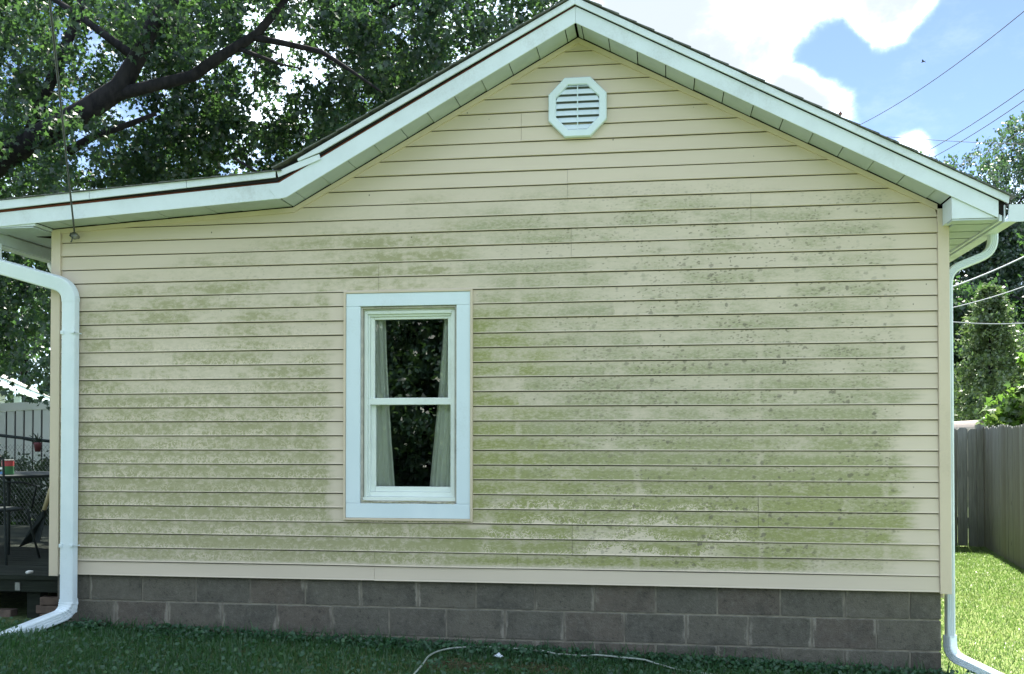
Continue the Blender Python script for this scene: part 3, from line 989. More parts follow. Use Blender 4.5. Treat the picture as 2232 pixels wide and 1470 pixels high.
# ---- downspouts
def spout_section(wd, dp, ribs=3):
    """rounded box, ribs on the two narrow sides and shallow steps on the wide ones"""
    a, b, r_ = wd / 2, dp / 2, 0.012
    pts = []
    def side(p, q, nrm, n, depth):
        res = []
        for i in range(n):
            t0 = (i + 0.28) / n
            t1 = (i + 0.5) / n
            t2 = (i + 0.72) / n
            for tt, dd in ((t0, 0), (t1, -depth), (t2, 0)):
                res.append((p[0] + (q[0] - p[0]) * tt + nrm[0] * dd, p[1] + (q[1] - p[1]) * tt + nrm[1] * dd))
        return res
    def corner(cx, cy, a0):
        return [(cx + r_ * math.cos(a0 + k * math.pi / 6), cy + r_ * math.sin(a0 + k * math.pi / 6)) for k in range(4)]
    pts += corner(a - r_, b - r_, 0)
    pts += corner(-a + r_, b - r_, math.pi / 2)
    pts += side((-a, b - r_), (-a, -b + r_), (-1, 0), ribs, 0.005)
    pts += corner(-a + r_, -b + r_, math.pi)
    pts += corner(a - r_, -b + r_, 1.5 * math.pi)
    pts += side((a, -b + r_), (a, b - r_), (1, 0), ribs, 0.005)
    return pts


def bend(p0, p1, p2, r_, n=7):
    """points of a rounded corner at p1"""
    p0, p1, p2 = (np.array(q, float) for q in (p0, p1, p2))
    a = p0 - p1
    a /= np.linalg.norm(a)
    b = p2 - p1
    b /= np.linalg.norm(b)
    s, e = p1 + a * r_, p1 + b * r_
    return [(1 - t) ** 2 * s + 2 * t * (1 - t) * p1 + t * t * e for t in np.linspace(0, 1, n)]


SEC = spout_section(0.108, 0.078)
YD = -0.064
A0, A1, A2, A3 = (-4.862, YD - 0.05, 2.94), (-4.862, YD - 0.05, 2.782), (-4.268, YD, 2.612), (-4.268, YD, 0.235)
P_OUT = np.array((-4.66, -0.56, 0.055))
ds = MB()
ds.sweep([A0] + bend(A0, A1, A2, 0.07, 7) + bend(A1, A2, A3, 0.11, 9), SEC, [(1, 0, 0)] + [(0.97, 0, -0.25)] * 0 + [(1, 0, 0)] * 1 + [(0.9, 0, 0.35)] * 14 + [(1, 0, 0)])
dso = ds.build('downspout', 'spout', house, 'white square downspout with swan-neck bend at the left corner')
MB().sweep([np.array(A3) + np.array((0, 0, 2.285)), A3 + np.array((0, 0, 0.0))], spout_section(0.103, 0.074), (1, 0, 0)).build('spout_pipe', 'spout', dso)
low = bend(np.array(A3) + (0, 0, 0.3), A3, P_OUT, 0.085, 13)
crimps = [1.0, 1.055] * 5 + [1.0, 1.0, 1.0]
wv = [(1, 0, 0)] * 2 + [(0.9, -0.35, 0)] * 0
dd = P_OUT - np.array(A3)
wide_end = np.cross(dd, (0, 0, 1.0))
wide_end /= np.linalg.norm(wide_end)
wide_end = wide_end * (1 if wide_end[0] > 0 else -1)
wl = [tuple((1 - t) * np.array((1.0, 0, 0)) + t * wide_end) for t in np.linspace(0, 1, 13)]
MB().sweep([np.array(A3) + (0, 0, 0.10)] + low + [P_OUT], spout_section(0.112, 0.080), [(1, 0, 0)] + wl + [tuple(wide_end)], [1.0] + crimps + [1.0], cap=False).build('spout_elbow', 'spout', dso)
ve = dd / np.linalg.norm(dd)
MB().sweep([P_OUT - ve * 0.05, P_OUT - ve * 0.045], spout_section(0.105, 0.074), tuple(wide_end)).build('spout_mouth', 'dark', dso)
for zz in (2.274, 0.725):
    st = MB()
    st.box(-4.3205, -4.296, YD - 0.046, YD - 0.0385, zz - 0.012, zz + 0.014)
    st.box(-4.240, -4.208, YD - 0.046, YD - 0.0385, zz - 0.008, zz + 0.010)
    st.box(-4.2125, -4.208, YD - 0.046, -0.018, zz - 0.006, zz + 0.002)
    st.tube([(-4.309, YD - 0.045, zz), (-4.309, YD - 0.050, zz)], 0.005, 8)
    st.tube([(-4.226, YD - 0.045, zz), (-4.226, YD - 0.050, zz)], 0.005, 8)
    st.build('spout_strap', 'spout', dso)
# right downspout, on the side wall just behind the corner
SR = spout_section(0.076, 0.055)
B0, B1, B2, B3 = (2.182, 0.16, 2.875), (2.182, 0.16, 2.735), (1.886, 0.13, 2.615), (1.886, 0.13, 0.075)
B4 = (2.17, -0.20, -0.035)
MB().sweep([B0] + bend(B0, B1, B2, 0.09, 7) + bend(B1, B2, B3, 0.09, 7) + [B3 + np.array((0, 0, 0.12))], SR, (0, 1, 0)).build('downspout', 'spout', house, 'white downspout tucked behind the right corner')
dr = bpy.context.scene.objects['downspout.001'] if 'downspout.001' in bpy.data.objects else None
el = bend(np.array(B3) + (0, 0, 0.3), B3, B4, 0.075, 11)
v4 = np.array(B4) - np.array(B3)
MB().sweep([np.array(B3) + (0, 0, 0.13)] + el + [B4, np.array(B4) + v4 / np.linalg.norm(v4) * 0.35], spout_section(0.080, 0.060), (0.75, 0.65, 0), [1.0] + [1.0, 1.05] * 5 + [1.0, 1.0, 1.0]).build('spout_elbow', 'spout', dr)

# ---- gable vent
VX, VZ = -0.558, 3.769
vent = MB()
def octa(hw, hh, k=0.44):
    return [(VX + hw, VZ - hh * k), (VX + hw, VZ + hh * k), (VX + hw * k, VZ + hh), (VX - hw * k, VZ + hh), (VX - hw, VZ + hh * k), (VX - hw, VZ - hh * k), (VX - hw * k, VZ - hh), (VX + hw * k, VZ - hh)]
o1, o2, o3, o4 = octa(0.199, 0.204), octa(0.193, 0.198), octa(0.152, 0.158), octa(0.147, 0.153)
ring = [[(x, -0.016, z) for x, z in o1], [(x, -0.044, z) for x, z in o1], [(x, -0.050, z) for x, z in o2], [(x, -0.050, z) for x, z in o3], [(x, -0.044, z) for x, z in o4], [(x, -0.016, z) for x, z in o4]]
vs = [p for rr in ring for p in rr]
vent.add(vs, [(i * 8 + (k + 1) % 8, i * 8 + k, (i + 1) * 8 + k, (i + 1) * 8 + (k + 1) % 8) for i in range(5) for k in range(8)])
vo = vent.build('gable_vent', 'casing', house, 'white octagonal louvred vent under the ridge')
MB().prism(octa(0.150, 0.156), -0.0185, -0.0175).build('vent_backing', 'vent_dark', vo)
for i in range(7):
    zc = VZ - 0.152 + i * 0.0485
    zb, zt_ = zc, zc + 0.038
    def hwid(z):
        q = abs(z - VZ)
        return 0.148 if q < 0.0673 else max(0.02, 0.148 - (q - 0.0673) * (0.148 - 0.0651) / (0.153 - 0.0673))
    hb, ht = hwid(max(zb, VZ - 0.151)), hwid(min(zt_, VZ + 0.151))
    zt_ = min(zt_, VZ + 0.151)
    zb = max(zb, VZ - 0.151)
    MB().hexa([(VX - hb, -0.044, zb), (VX + hb, -0.044, zb), (VX + hb, -0.041, zb), (VX - hb, -0.041, zb),
               (VX - ht, -0.026, zt_), (VX + ht, -0.026, zt_), (VX + ht, -0.023, zt_), (VX - ht, -0.023, zt_)]).build('louvre_slat', 'casing', vo)
MB().box(VX - 0.0035, VX + 0.0035, -0.040, -0.020, VZ - 0.15, VZ + 0.15).build('vent_mullion', 'casing', vo)

# ---- window
win = MB()
for a in ((WX0, WX0 + 0.017, 0.928, 2.5395), (WX1 - 0.017, WX1, 0.928, 2.5395)):
    win.box(a[0], a[1], -0.031, 0.0, a[2], a[3])
win.box(WX0 + 0.0171, WX1 - 0.0171, -0.031, 0.0, 2.5255, 2.5395)
win.box(WX0 + 0.0171, WX1 - 0.0171, -0.031, 0.0, 0.928, 0.945)
wo = win.build('window', 'trim', house, 'tall double-hung window with wide white casing', bevel=0.003)
cs = [(-2.196, -1.306, 2.4335, 2.5245), (-2.196, -1.306, 0.9465, 1.0475), (-2.196, -2.0945, 1.0485, 2.4325), (-1.4025, -1.306, 1.0485, 2.4325)]
for i, (a, b, c, d_) in enumerate(cs):
    MB().box(a, b, -0.024, 0.012, c, d_).build('casing_board', 'casing', wo, bevel=0.0025)
# reveal and frame
fm = MB()
fm.box(-2.0935, -2.082, -0.004, 0.13, 1.05, 2.43)
fm.box(-1.4145, -1.4035, -0.004, 0.13, 1.05, 2.43)
fm.box(-2.0815, -1.415, -0.004, 0.13, 2.418, 2.43)
fm.box(-2.0815, -1.415, -0.010, 0.13, 1.05, 1.066)
fm.build('window_reveal', 'reveal', wo)
ck = MB()
cx_ = np.linspace(-2.085, -1.412, 40)
for zc_, yc_, rr_ in ((1.0605, -0.012, 0.0045), (1.0505, -0.020, 0.003)):
    ck.tube([(x, yc_ + random.uniform(-0.0015, 0.0015), zc_ + 0.004 * math.sin(x * 17 + zc_ * 900) + random.uniform(-0.0015, 0.0015)) for x in cx_], [rr_ * random.uniform(0.5, 1.3) for _ in cx_], 6)
ck.build('sill_caulk', 'caulk', wo)
ff = MB()
for a, b, c, d_, y0 in ((-2.074, -2.052, 1.092, 2.404, 0.018), (-1.4445, -1.4225, 1.092, 2.404, 0.018), (-2.0515, -1.445, 2.382, 2.404, 0.018), (-2.0815, -1.415, 1.0665, 1.0915, 0.006),
                        (-2.0515, -2.040, 1.092, 2.3815, 0.036), (-1.4565, -1.445, 1.092, 2.3815, 0.036), (-2.0395, -1.457, 2.366, 2.3815, 0.036), (-2.0815, -2.0745, 1.092, 2.404, 0.03), (-1.422, -1.415, 1.092, 2.404, 0.03), (-2.0815, -1.415, 2.4045, 2.4175, 0.03)):
    ff.box(a, b, y0, 0.12, c, d_)
ff.build('window_frame', 'vinyl_frame', wo, bevel=0.002)
us = MB()
us.box(-2.0395, -2.010, 0.050, 0.085, 1.79, 2.3655)
us.box(-1.478, -1.457, 0.050, 0.085, 1.79, 2.3655)
us.box(-2.0095, -1.4785, 0.050, 0.085, 2.346, 2.3655)
us.box(-2.046, -1.4505, 0.040, 0.085, 1.741, 1.7895)
us.build('upper_sash', 'vinyl_frame', wo, bevel=0.003)
ls = MB()
ls.box(-2.0395, -2.007, 0.070, 0.110, 1.126, 1.7405)
ls.box(-1.4625, -1.457, 0.070, 0.110, 1.126, 1.7405)
ls.box(-2.0065, -1.463, 0.070, 0.110, 1.126, 1.162)
ls.box(-2.0395, -1.457, 0.046, 0.110, 1.092, 1.1255)
ls.build('lower_sash', 'vinyl_frame', wo, bevel=0.003)
MB().box(-2.012, -1.476, 0.066, 0.070, 1.785, 2.35).build('glass_pane', 'glass', wo)
MB().box(-2.010, -1.459, 0.090, 0.094, 1.158, 1.745).build('glass_pane', 'glass', wo)


def curtain(label, pl, name='curtain'):
    """pl: list of (z, x_left, x_right, folds)"""
    m_ = MB()
    nu = 42
    rows = []
    for (z, a, b) in pl:
        for i in range(nu):
            t = i / (nu - 1)
            rows.append((a + (b - a) * t, 0.140 + 0.016 * math.sin(t * 19 + z * 0.8) + 0.008 * math.sin(t * 47 + 1.3), z))
    nr = len(pl)
    m_.add(rows, [(j * nu + i, j * nu + i + 1, (j + 1) * nu + i + 1, (j + 1) * nu + i) for j in range(nr - 1) for i in range(nu - 1)])
    o = m_.build(name, 'curtain', smooth=True)
    sd = o.modifiers.new('thickness', 'SOLIDIFY')
    sd.thickness = 0.003
    tag(o, label, 'curtain', 'curtains behind the window')


zz = np.linspace(2.42, 1.05, 14)
curtain('pale grey-green curtain hanging at the left side behind the glass, the wider one', [(z, -2.12, -1.955 + 0.08 * ((2.42 - z) / 1.37) ** 1.5) for z in zz])
curtain('pale grey-green curtain at the right side behind the glass, narrow at the top', [(z, -1.525 - 0.12 * ((2.42 - z) / 1.37) ** 1.2, -1.36) for z in zz])

# ------------------------------------------------------------------ overhead service wire with insulator on the wall
sw = thing('service_wire', 'dark overhead wire tied to an insulator on the siding under the left eave', 'wire', (-4.245, -0.03, 2.96))
p0 = np.array((-4.236, -0.075, 3.005))
dv = np.array((0.555, -1.0, 0.262))
pts = [p0 + dv * t + np.array((0, 0, -0.012 * t * (14 - t) * 0.12)) for t in np.linspace(0, 14, 24)]
MB().tube(pts, 0.0062, 6).build('wire', 'wire', sw)
MB().tube([(-4.245, -0.010, 2.985), (-4.243, -0.05, 2.985)], [0.014, 0.011], 10).build('bracket', 'metal', sw)
MB().tube([(-4.243, -0.045, 2.985), (-4.243, -0.055, 2.985), (-4.242, -0.075, 2.988), (-4.242, -0.083, 2.989)], [0.018, 0.027, 0.025, 0.014], 12).build('insulator', 'metal', sw, smooth=True)
MB().tube([(-4.236, -0.085, 3.004), (-4.262, -0.085, 3.000), (-4.266, -0.085, 2.984), (-4.245, -0.088, 2.968), (-4.248, -0.09, 2.945), (-4.256, -0.09, 2.935)], 0.005, 6).build('wire_tail', 'wire', sw)

# ------------------------------------------------------------------ garden hose and blossom in the front grass
hp = [(-1.46, -1.20), (-1.479, -0.721), (-1.495, -0.461), (-1.459, -0.274), (-1.364, -0.150), (-1.225, -0.085), (-0.97, -0.075), (-0.743, -0.105), (-0.429, -0.145), (-0.244, -0.178), (-0.034, -0.225), (0.25, -0.32), (0.7, -0.52)]
hp2 = []
for i in range(len(hp) - 1):
    q0, q1, q2, q3 = (np.array(hp[max(i - 1, 0)]), np.array(hp[i]), np.array(hp[i + 1]), np.array(hp[min(i + 2, len(hp) - 1)]))
    for t in np.linspace(0, 1, 6, endpoint=False):
        hp2.append(0.5 * ((2 * q1) + (-q0 + q2) * t + (2 * q0 - 5 * q1 + 4 * q2 - q3) * t * t + (-q0 + 3 * q1 - 3 * q2 + q3) * t ** 3))
hz = [0.045 if -1.5 < q[0] < -0.7 else (0.012 if -0.68 < q[0] < -0.55 else (0.050 if q[0] < -0.02 else 0.012)) for q in hp2]
hz = np.convolve(np.pad(hz, 2, mode='edge'), np.ones(5) / 5, 'valid')
hs = MB().tube([(q[0], q[1], gz(q[0], 0) + h) for q, h in zip(hp2, hz)], 0.0058, 8).build('garden_hose', 'hose', smooth=True)
tag(hs, 'thin pale garden hose curving through the shaded grass along the foundation', 'hose')
fx, fy = -1.051, -0.402
fl_ = MB()
for k in range(5):
    a = 2 * math.pi * k / 5 + 0.3
    ca, sa = math.cos(a), math.sin(a)
    z0 = gz(fx, 0) + 0.05
    fl_.add([(fx, fy, z0), (fx + 0.028 * ca - 0.017 * sa, fy + 0.028 * sa + 0.017 * ca, z0 + 0.012), (fx + 0.040 * ca, fy + 0.040 * sa, z0 + 0.004 + 0.02 * (k % 2)), (fx + 0.028 * ca + 0.017 * sa, fy + 0.028 * sa - 0.017 * ca, z0 + 0.012)], [(0, 1, 2, 3)])
bo = fl_.build('blossom', 'petal')
tag(bo, 'small pale five-petalled blossom lying in the grass inside the hose loop', 'flower')

# ------------------------------------------------------------------ grass and clover
def blades(name, x0, x1, y0, y1, n, hmin, hmax, wdt, material, keep=None):
    P = np.stack([rng.uniform(x0, x1, n), rng.uniform(y0, y1, n), np.zeros(n)], 1)
    if keep is not None:
        P = P[keep(P)]
    n = len(P)
    P[:, 2] = gz(P[:, 0], P[:, 1]) - 0.004
    A = rng.normal(size=(n, 3)) * 0.55
    A[:, 2] = 1.0
    A /= np.linalg.norm(A, axis=1, keepdims=True)
    th = rng.uniform(0, 2 * math.pi, n)
    B = np.stack([np.cos(th), np.sin(th), np.zeros(n)], 1)
    N = np.cross(A, B)
    patch = 0.5 + 0.25 * np.sin(P[:, 0] * 2.3 + 1.0 + 1.6 * np.sin(P[:, 1] * 1.7)) + 0.25 * np.sin(P[:, 1] * 3.1 + P[:, 0] * 1.1)
    rnd = np.clip(0.55 * patch + 0.5 * rng.random(n), 0, 1)
    s = rng.uniform(hmin, hmax, n)
    tm = [(0, -wdt, 0), (0, wdt, 0), (0.6, wdt * 0.8, 0.10), (0.6, -wdt * 0.8, 0.10), (1.0, 0, 0.32)]
    o = cloud_mesh(name, P, A, B, N, s, tm, [(0, 1, 2), (0, 2, 3), (3, 2, 4)], material, rnd=rnd)
    return tag(o, kind='stuff')


bare = lambda P: ~(((P[:, 0] + 1.30) ** 2 / 0.05 + (P[:, 1] + 0.55) ** 2 / 0.02 < 1) | ((P[:, 0] + 0.78) ** 2 / 0.03 + (P[:, 1] + 0.50) ** 2 / 0.02 < 1)) | (rng.random(len(P)) < 0.25)
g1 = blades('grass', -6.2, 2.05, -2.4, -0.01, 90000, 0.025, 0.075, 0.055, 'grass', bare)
g1['label'] = 'shaded green grass growing in front of the foundation'
gw = blades('grass', -4.2, 1.85, -0.09, -0.008, 1100, 0.06, 0.15, 0.03, 'grass')
gw['label'] = 'taller untrimmed grass tufts against the foundation blocks'
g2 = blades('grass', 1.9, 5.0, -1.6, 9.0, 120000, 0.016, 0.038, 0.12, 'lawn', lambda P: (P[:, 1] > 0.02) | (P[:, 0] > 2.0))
g2['label'] = 'sunlit yellow-green lawn between the house and the wooden fence'
g3 = blades('grass', -12.0, -4.6, 4.3, 9.0, 16000, 0.04, 0.09, 0.10, 'grass')
g3['label'] = 'shaded grass beyond the deck on the left'


def clover(name, n, xf, yf, smin, smax, hmax, label):
    P = np.stack([xf(n), yf(n), np.zeros(n)], 1)
    keep = (P[:, 1] < -0.004)
    P = P[keep]
    n = len(P)
    P[:, 2] = gz(P[:, 0], P[:, 1]) + rng.uniform(0.01, hmax, n)
    N = rng.normal(size=(n, 3)) * 0.45
    N[:, 2] += 1.0
    N[:, 1] -= 0.45
    N /= np.linalg.norm(N, axis=1, keepdims=True)
    A = rng.normal(size=(n, 3))
    A -= N * (A * N).sum(1, keepdims=True)
    A /= np.linalg.norm(A, axis=1, keepdims=True)
    B = np.cross(N, A)
    k = 7
    tm = [(0, 0, -0.18)] + [((1.0 if i else 0.55) * math.cos(2 * math.pi * i / k), math.sin(2 * math.pi * i / k), 0.06 * math.sin(4.0 * i)) for i in range(k)]
    o = cloud_mesh(name, P, A, B, N, rng.uniform(smin, smax, n), tm, [(0, 1 + i, 1 + (i + 1) % k) for i in range(k)], 'clover')
    return tag(o, label, kind='stuff')


cc = rng.uniform(-4.2, 1.9, 160)
clover('ground_ivy', 7000, lambda n: np.concatenate([cc[rng.integers(0, 160, n // 2)] + rng.normal(0, 0.07, n // 2), rng.uniform(-5.2, 2.0, n - n // 2)]),
       lambda n: np.concatenate([-np.abs(rng.normal(0.03, 0.09, n // 2)), -rng.uniform(0.01, 2.2, n - n // 2)]), 0.007, 0.017, 0.065, 'low round-leaved ground ivy along the foot of the blocks')
# dead clippings on the bare spots
def clippings():
    n = 1500
    c = np.where(rng.random(n) < 0.6, 0, 1)
    P = np.stack([np.where(c == 0, -1.30, -0.78) + rng.normal(0, 0.13, n), np.where(c == 0, -0.55, -0.50) + rng.normal(0, 0.08, n), np.zeros(n)], 1)
    P[:, 2] = gz(P[:, 0], 0) + rng.uniform(0.004, 0.03, n)
    A, B, N = frames(n)
    A[:, 2] *= 0.25
    o = cloud_mesh('dry_clippings', P, A, B, N, rng.uniform(0.02, 0.06, n), [(0, -0.05, 0), (0, 0.05, 0), (1, 0.0, 0)], [(0, 1, 2)], 'thatch')
    tag(o, 'dry brown grass clippings on the bare spots inside the hose', kind='stuff')


clippings()


# ------------------------------------------------------------------ foliage builders
def twig_leaves(centers, per, spread, length, droop):
    """leaves strung along short twigs"""
    n = len(centers)
    D = rng.normal(size=(n, 3))
    D[:, 2] -= droop
    D /= np.linalg.norm(D, axis=1, keepdims=True)
    t = rng.random((n, per)) * length
    P = centers[:, None, :] + D[:, None, :] * t[:, :, None] + rng.normal(0, spread, (n, per, 3))
    return P.reshape(-1, 3)


def ellipsoid(n, c, r, shell=0.5):
    v = rng.normal(size=(n, 3))
    v /= np.linalg.norm(v, axis=1, keepdims=True)
    rad = rng.random(n) ** (1 / 3)
    rad = shell + (1 - shell) * rad if shell else rad
    return np.array(c) + v * rad[:, None] * np.array(r)


def limb(points, radii, n=10):
    return points, radii


# ---- the big maple behind the left side of the house
maple = thing('maple_tree', 'big silver maple with dark leaning limbs spreading over the left roof', 'tree', (-11.4, 6.4, 0.1))
LY = 6.0
def L(px, py, dy=0.0):
    return at(px, py, LY + dy)
tr = MB()
main = [np.array((-11.6, 6.4, 0.0)), np.array((-11.3, 6.4, 2.0)), L(-150, 470), L(20, 335), L(110, 285), L(190, 240), L(262, 192), L(300, 125), L(335, 50), L(372, 5), L(420, -120)]
tr.tube(main, [0.34, 0.27, 0.21, 0.175, 0.165, 0.155, 0.145, 0.115, 0.105, 0.10, 0.06], 12)
tr.build('trunk', 'bark', maple, smooth=True)
def branch(pts, r0, r1):
    m_ = MB()
    m_.tube(pts, list(np.linspace(r0, r1, len(pts))), 8)
    m_.build('branch', 'bark', maple, smooth=True)
branch([L(205, 232), L(260, 205), L(330, 188), L(420, 166), L(470, 130), L(520, 100), L(560, 75), L(585, 45), L(615, 10), L(660, -60)], 0.10, 0.045)
branch([L(555, 82), L(620, 95), L(700, 113), L(735, 135), L(770, 158), L(830, 200)], 0.05, 0.014)
branch([L(515, 105), L(570, 125), L(610, 140), L(655, 150)], 0.034, 0.010)
branch([L(345, 50), L(375, 56), L(405, 66), L(440, 80)], 0.05, 0.012)
branch([L(150, 330, 0.6), L(200, 300, 0.6), L(290, 268, 0.6), L(340, 248, 0.6)], 0.07, 0.03)
branch([L(60, 300, 1.0), L(110, 180, 1.0), L(160, 60, 1.0), L(200, -60, 1.0)], 0.09, 0.06)
branch([L(560, 70, 0.4), L(556, 150, 0.4), L(552, 225, 0.4)], 0.012, 0.006)
branch([L(300, 130, .5), L(180, 40, .8), L(60, -40, 1.0)], 0.07, 0.03)
branch([L(820, 30, 2.2), L(900, -10, 2.2), L(980, -80, 2.2)], 0.05, 0.03)
branch([L(510, 345, 1.0), L(560, 375, 1.0), L(600, 400, 1.0)], 0.02, 0.01)
C = [((-9.3, 8.6, 7.2), (2.6, 2.2, 2.0), 520), ((-6.3, 9.2, 8.0), (2.4, 2.3, 1.7), 430), ((-3.4, 9.4, 8.4), (2.0, 2.0, 1.7), 380), ((-11.4, 8.4, 4.2), (1.6, 1.6, 1.5), 330),
     ((-7.6, 9.6, 5.9), (2.0, 1.9, 1.1), 260), ((-5.0, 9.4, 6.6), (1.5, 1.6, 0.8), 130), ((-8.2, 8.8, 10.4), (3.6, 3.2, 2.0), 420), ((-4.0, 9.2, 10.4), (2.8, 2.6, 1.5), 260),
     ((-12.6, 8.8, 7.4), (2.4, 2.6, 3.4), 420), ((-8.6, 5.6, 5.4), (1.6, 0.6, 0.6), 60), ((-5.6, 5.4, 7.4), (2.0, 0.6, 0.7), 60), ((-3.5, 7.8, 7.4), (1.3, 1.0, 0.7), 110), ((-9.6, 5.5, 7.0), (1.5, 0.6, 1.0), 70)]
cen = np.concatenate([ellipsoid(n, c, r, 0.35) for c, r, n in C])
lump = np.sin(cen[:, 0] * 2.1 + 0.7) * np.sin(cen[:, 1] * 2.3 + 1.1) * np.sin(cen[:, 2] * 2.6 + 0.4)
cen = cen[lump > -0.28 - 0.3 * rng.random(len(cen))]
# hanging sprays that show under the eave at the left corner
hang = np.array([at(rng.uniform(-30, 112), rng.uniform(590, 800), rng.uniform(6.2, 8.2)) for _ in range(70)] + [at(x, y, Yq) for x, y, Yq in ((5, 845, 6.0), (30, 830, 6.0), (58, 820, 6.0), (70, 850, 6.0), (100, 815, 6.0), (95, 850, 6.0), (12, 800, 6.2), (48, 795, 6.2), (104, 780, 6.2), (85, 790, 6.3), (25, 790, 6.4), (64, 770, 6.5), (105, 865, 6.0))])
P = np.concatenate([twig_leaves(cen, 40, 0.075, 0.45, 0.9), twig_leaves(hang, 9, 0.05, 0.22, 1.6)])
A, B, N = frames(len(P), 0.9, 0.6)
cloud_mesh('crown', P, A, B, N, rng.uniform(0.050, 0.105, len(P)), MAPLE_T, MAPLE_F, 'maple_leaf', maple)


def leafy_tree(name, label, x, y, h, crown_r, n, leaf, material, trunk_r=0.18, group=None, low=0.25, lumps=14, droop=0.3, cat='tree', tall=0.75):
    t_ = thing(name, label, cat, (x, y, float(gz(x, y))), group)
    m_ = MB()
    m_.tube([(x, y, 0), (x + 0.05, y, h * 0.3), (x - 0.1, y + 0.1, h * 0.6), (x, y, h * 0.9)], [trunk_r, trunk_r * 0.8, trunk_r * 0.5, trunk_r * 0.15], 8)
    for k_ in range(7):
        a = k_ * 2.4
        zz_ = h * (0.3 + 0.07 * k_)
        m_.tube([(x, y, zz_), (x + math.cos(a) * crown_r * 0.4, y + math.sin(a) * crown_r * 0.4, zz_ + h * 0.10), (x + math.cos(a) * crown_r * 0.75, y + math.sin(a) * crown_r * 0.75, zz_ + h * 0.22)], [trunk_r * 0.4, trunk_r * 0.25, 0.02], 6)
    m_.build('trunk', 'bark', t_, smooth=True)
    cs_ = []
    for k_ in range(lumps):
        a = rng.uniform(0, 2 * math.pi)
        zf = rng.uniform(low, 0.92)
        prof = math.sin(math.pi * min(1, max(0.08, (zf - low * 0.5) / (1.02 - low * 0.5)))) ** tall
        rr = crown_r * prof * rng.uniform(0.35, 0.75)
        s_ = crown_r * rng.uniform(0.26, 0.46)
        cs_.append(ellipsoid(max(6, n // lumps // 18), (x + math.cos(a) * rr, y + math.sin(a) * rr, h * zf), (s_, s_, s_ * 0.8), 0.45))
    c_ = np.concatenate(cs_)
    P = twig_leaves(c_, 18, leaf * 0.45, leaf * 3.2, droop)
    P = P[P[:, 2] > 0.2]
    A, B, N = frames(len(P), droop, 0.7)
    cloud_mesh('crown', P, A, B, N, rng.uniform(leaf * 0.7, leaf * 1.3, len(P)), DIAM_T, DIAM_F, material, t_)
    return t_


# ---- trees beyond the right fence
FG = 'tall trees beyond the wooden fence'
leafy_tree('leafy_tree', 'tall grey-green tree closest to the roof end behind the fence', 10.4, 31, 11.6, 3.3, 80000, 0.13, 'far_leaf', 0.26, FG, 0.12, 34, -0.6)
leafy_tree('leafy_tree', 'tallest tree at the right edge above the power lines', 14.3, 32, 13.6, 3.9, 90000, 0.13, 'far_leaf', 0.3, FG, 0.12, 34, -0.6)
leafy_tree('leafy_tree', 'shorter dark tree filling in behind the conifer', 11.6, 27, 7.6, 3.2, 26000, 0.17, 'maple_leaf', 0.22, FG, 0.05, 22, 0.2)
leafy_tree('leafy_tree', 'dark tree low behind the fence corner', 8.6, 26, 6.2, 2.6, 22000, 0.16, 'maple_leaf', 0.2, FG, 0.05, 20, 0.2)


def conifer(x, y, h, r, label):
    t_ = thing('conifer', label, 'tree', (x, y, float(gz(x, y))))
    MB().tube([(x, y, 0), (x, y, h * 0.5), (x, y, h * 0.97)], [0.12, 0.07, 0.01], 8).build('trunk', 'bark', t_, smooth=True)
    sp = []
    for i in range(420):
        f = rng.random() ** 0.75
        a = rng.uniform(0, 2 * math.pi)
        rr = r * (1 - f) ** 0.7 * rng.uniform(0.45, 1.1) + 0.08
        z = 0.3 + f * (h - 0.3)
        ts = np.linspace(0.35, 1.0, 8)
        for t in ts:
            sp.append((x + math.cos(a) * rr * t, y + math.sin(a) * rr * t, z + 0.10 * t - 0.18 * t * t * rr))
    sp = np.array(sp)
    P = (sp[:, None, :] + rng.normal(0, 0.055, (len(sp), 6, 3))).reshape(-1, 3)
    A, B, N = frames(len(P), 0.2, 0.8)
    cloud_mesh('crown', P, A, B, N, rng.uniform(0.06, 0.13, len(P)), DIAM_T, DIAM_F, 'conifer_leaf', t_)


conifer(8.15, 20, 5.2, 2.1, 'soft pale-green conifer standing behind the fence below the white wire')

# ---- bright young maple leaning over the fence at the right edge
ym = thing('young_maple', 'young maple with sunlit bright green leaves hanging over the fence', 'tree', (6.05, 9.6, -0.06))
MB().tube([(6.05, 9.6, -0.06), (6.0, 9.6, 1.2), (5.85, 9.5, 2.4), (5.9, 9.5, 3.2)], [0.05, 0.04, 0.025, 0.008], 8).build('trunk', 'bark', ym, smooth=True)
for q in ([(6.0, 9.6, 1.3), (5.5, 9.5, 1.75), (5.0, 9.4, 1.85)], [(5.9, 9.55, 1.9), (5.5, 9.5, 2.25), (5.25, 9.45, 2.3)]):
    MB().tube(q, [0.02, 0.014, 0.006], 6).build('branch', 'bark', ym, smooth=True)
c_ = np.concatenate([ellipsoid(22, (5.12, 9.45, 1.92), (0.26, 0.25, 0.20), 0.2), ellipsoid(34, (5.45, 9.5, 2.05), (0.30, 0.3, 0.30), 0.2), ellipsoid(46, (5.85, 9.5, 2.5), (0.38, 0.4, 0.62), 0.3), ellipsoid(22, (5.4, 9.4, 1.72), (0.35, 0.2, 0.16), 0.2), ellipsoid(30, (6.2, 9.6, 1.9), (0.4, 0.4, 0.5), 0.2)])
P = twig_leaves(c_, 9, 0.05, 0.2, 0.8)
A, B, N = frames(len(P), 0.7, 1.2)
cloud_mesh('crown', P, A, B, N, rng.uniform(0.09, 0.16, len(P)), MAPLE_T, MAPLE_F, 'bright_leaf', ym)


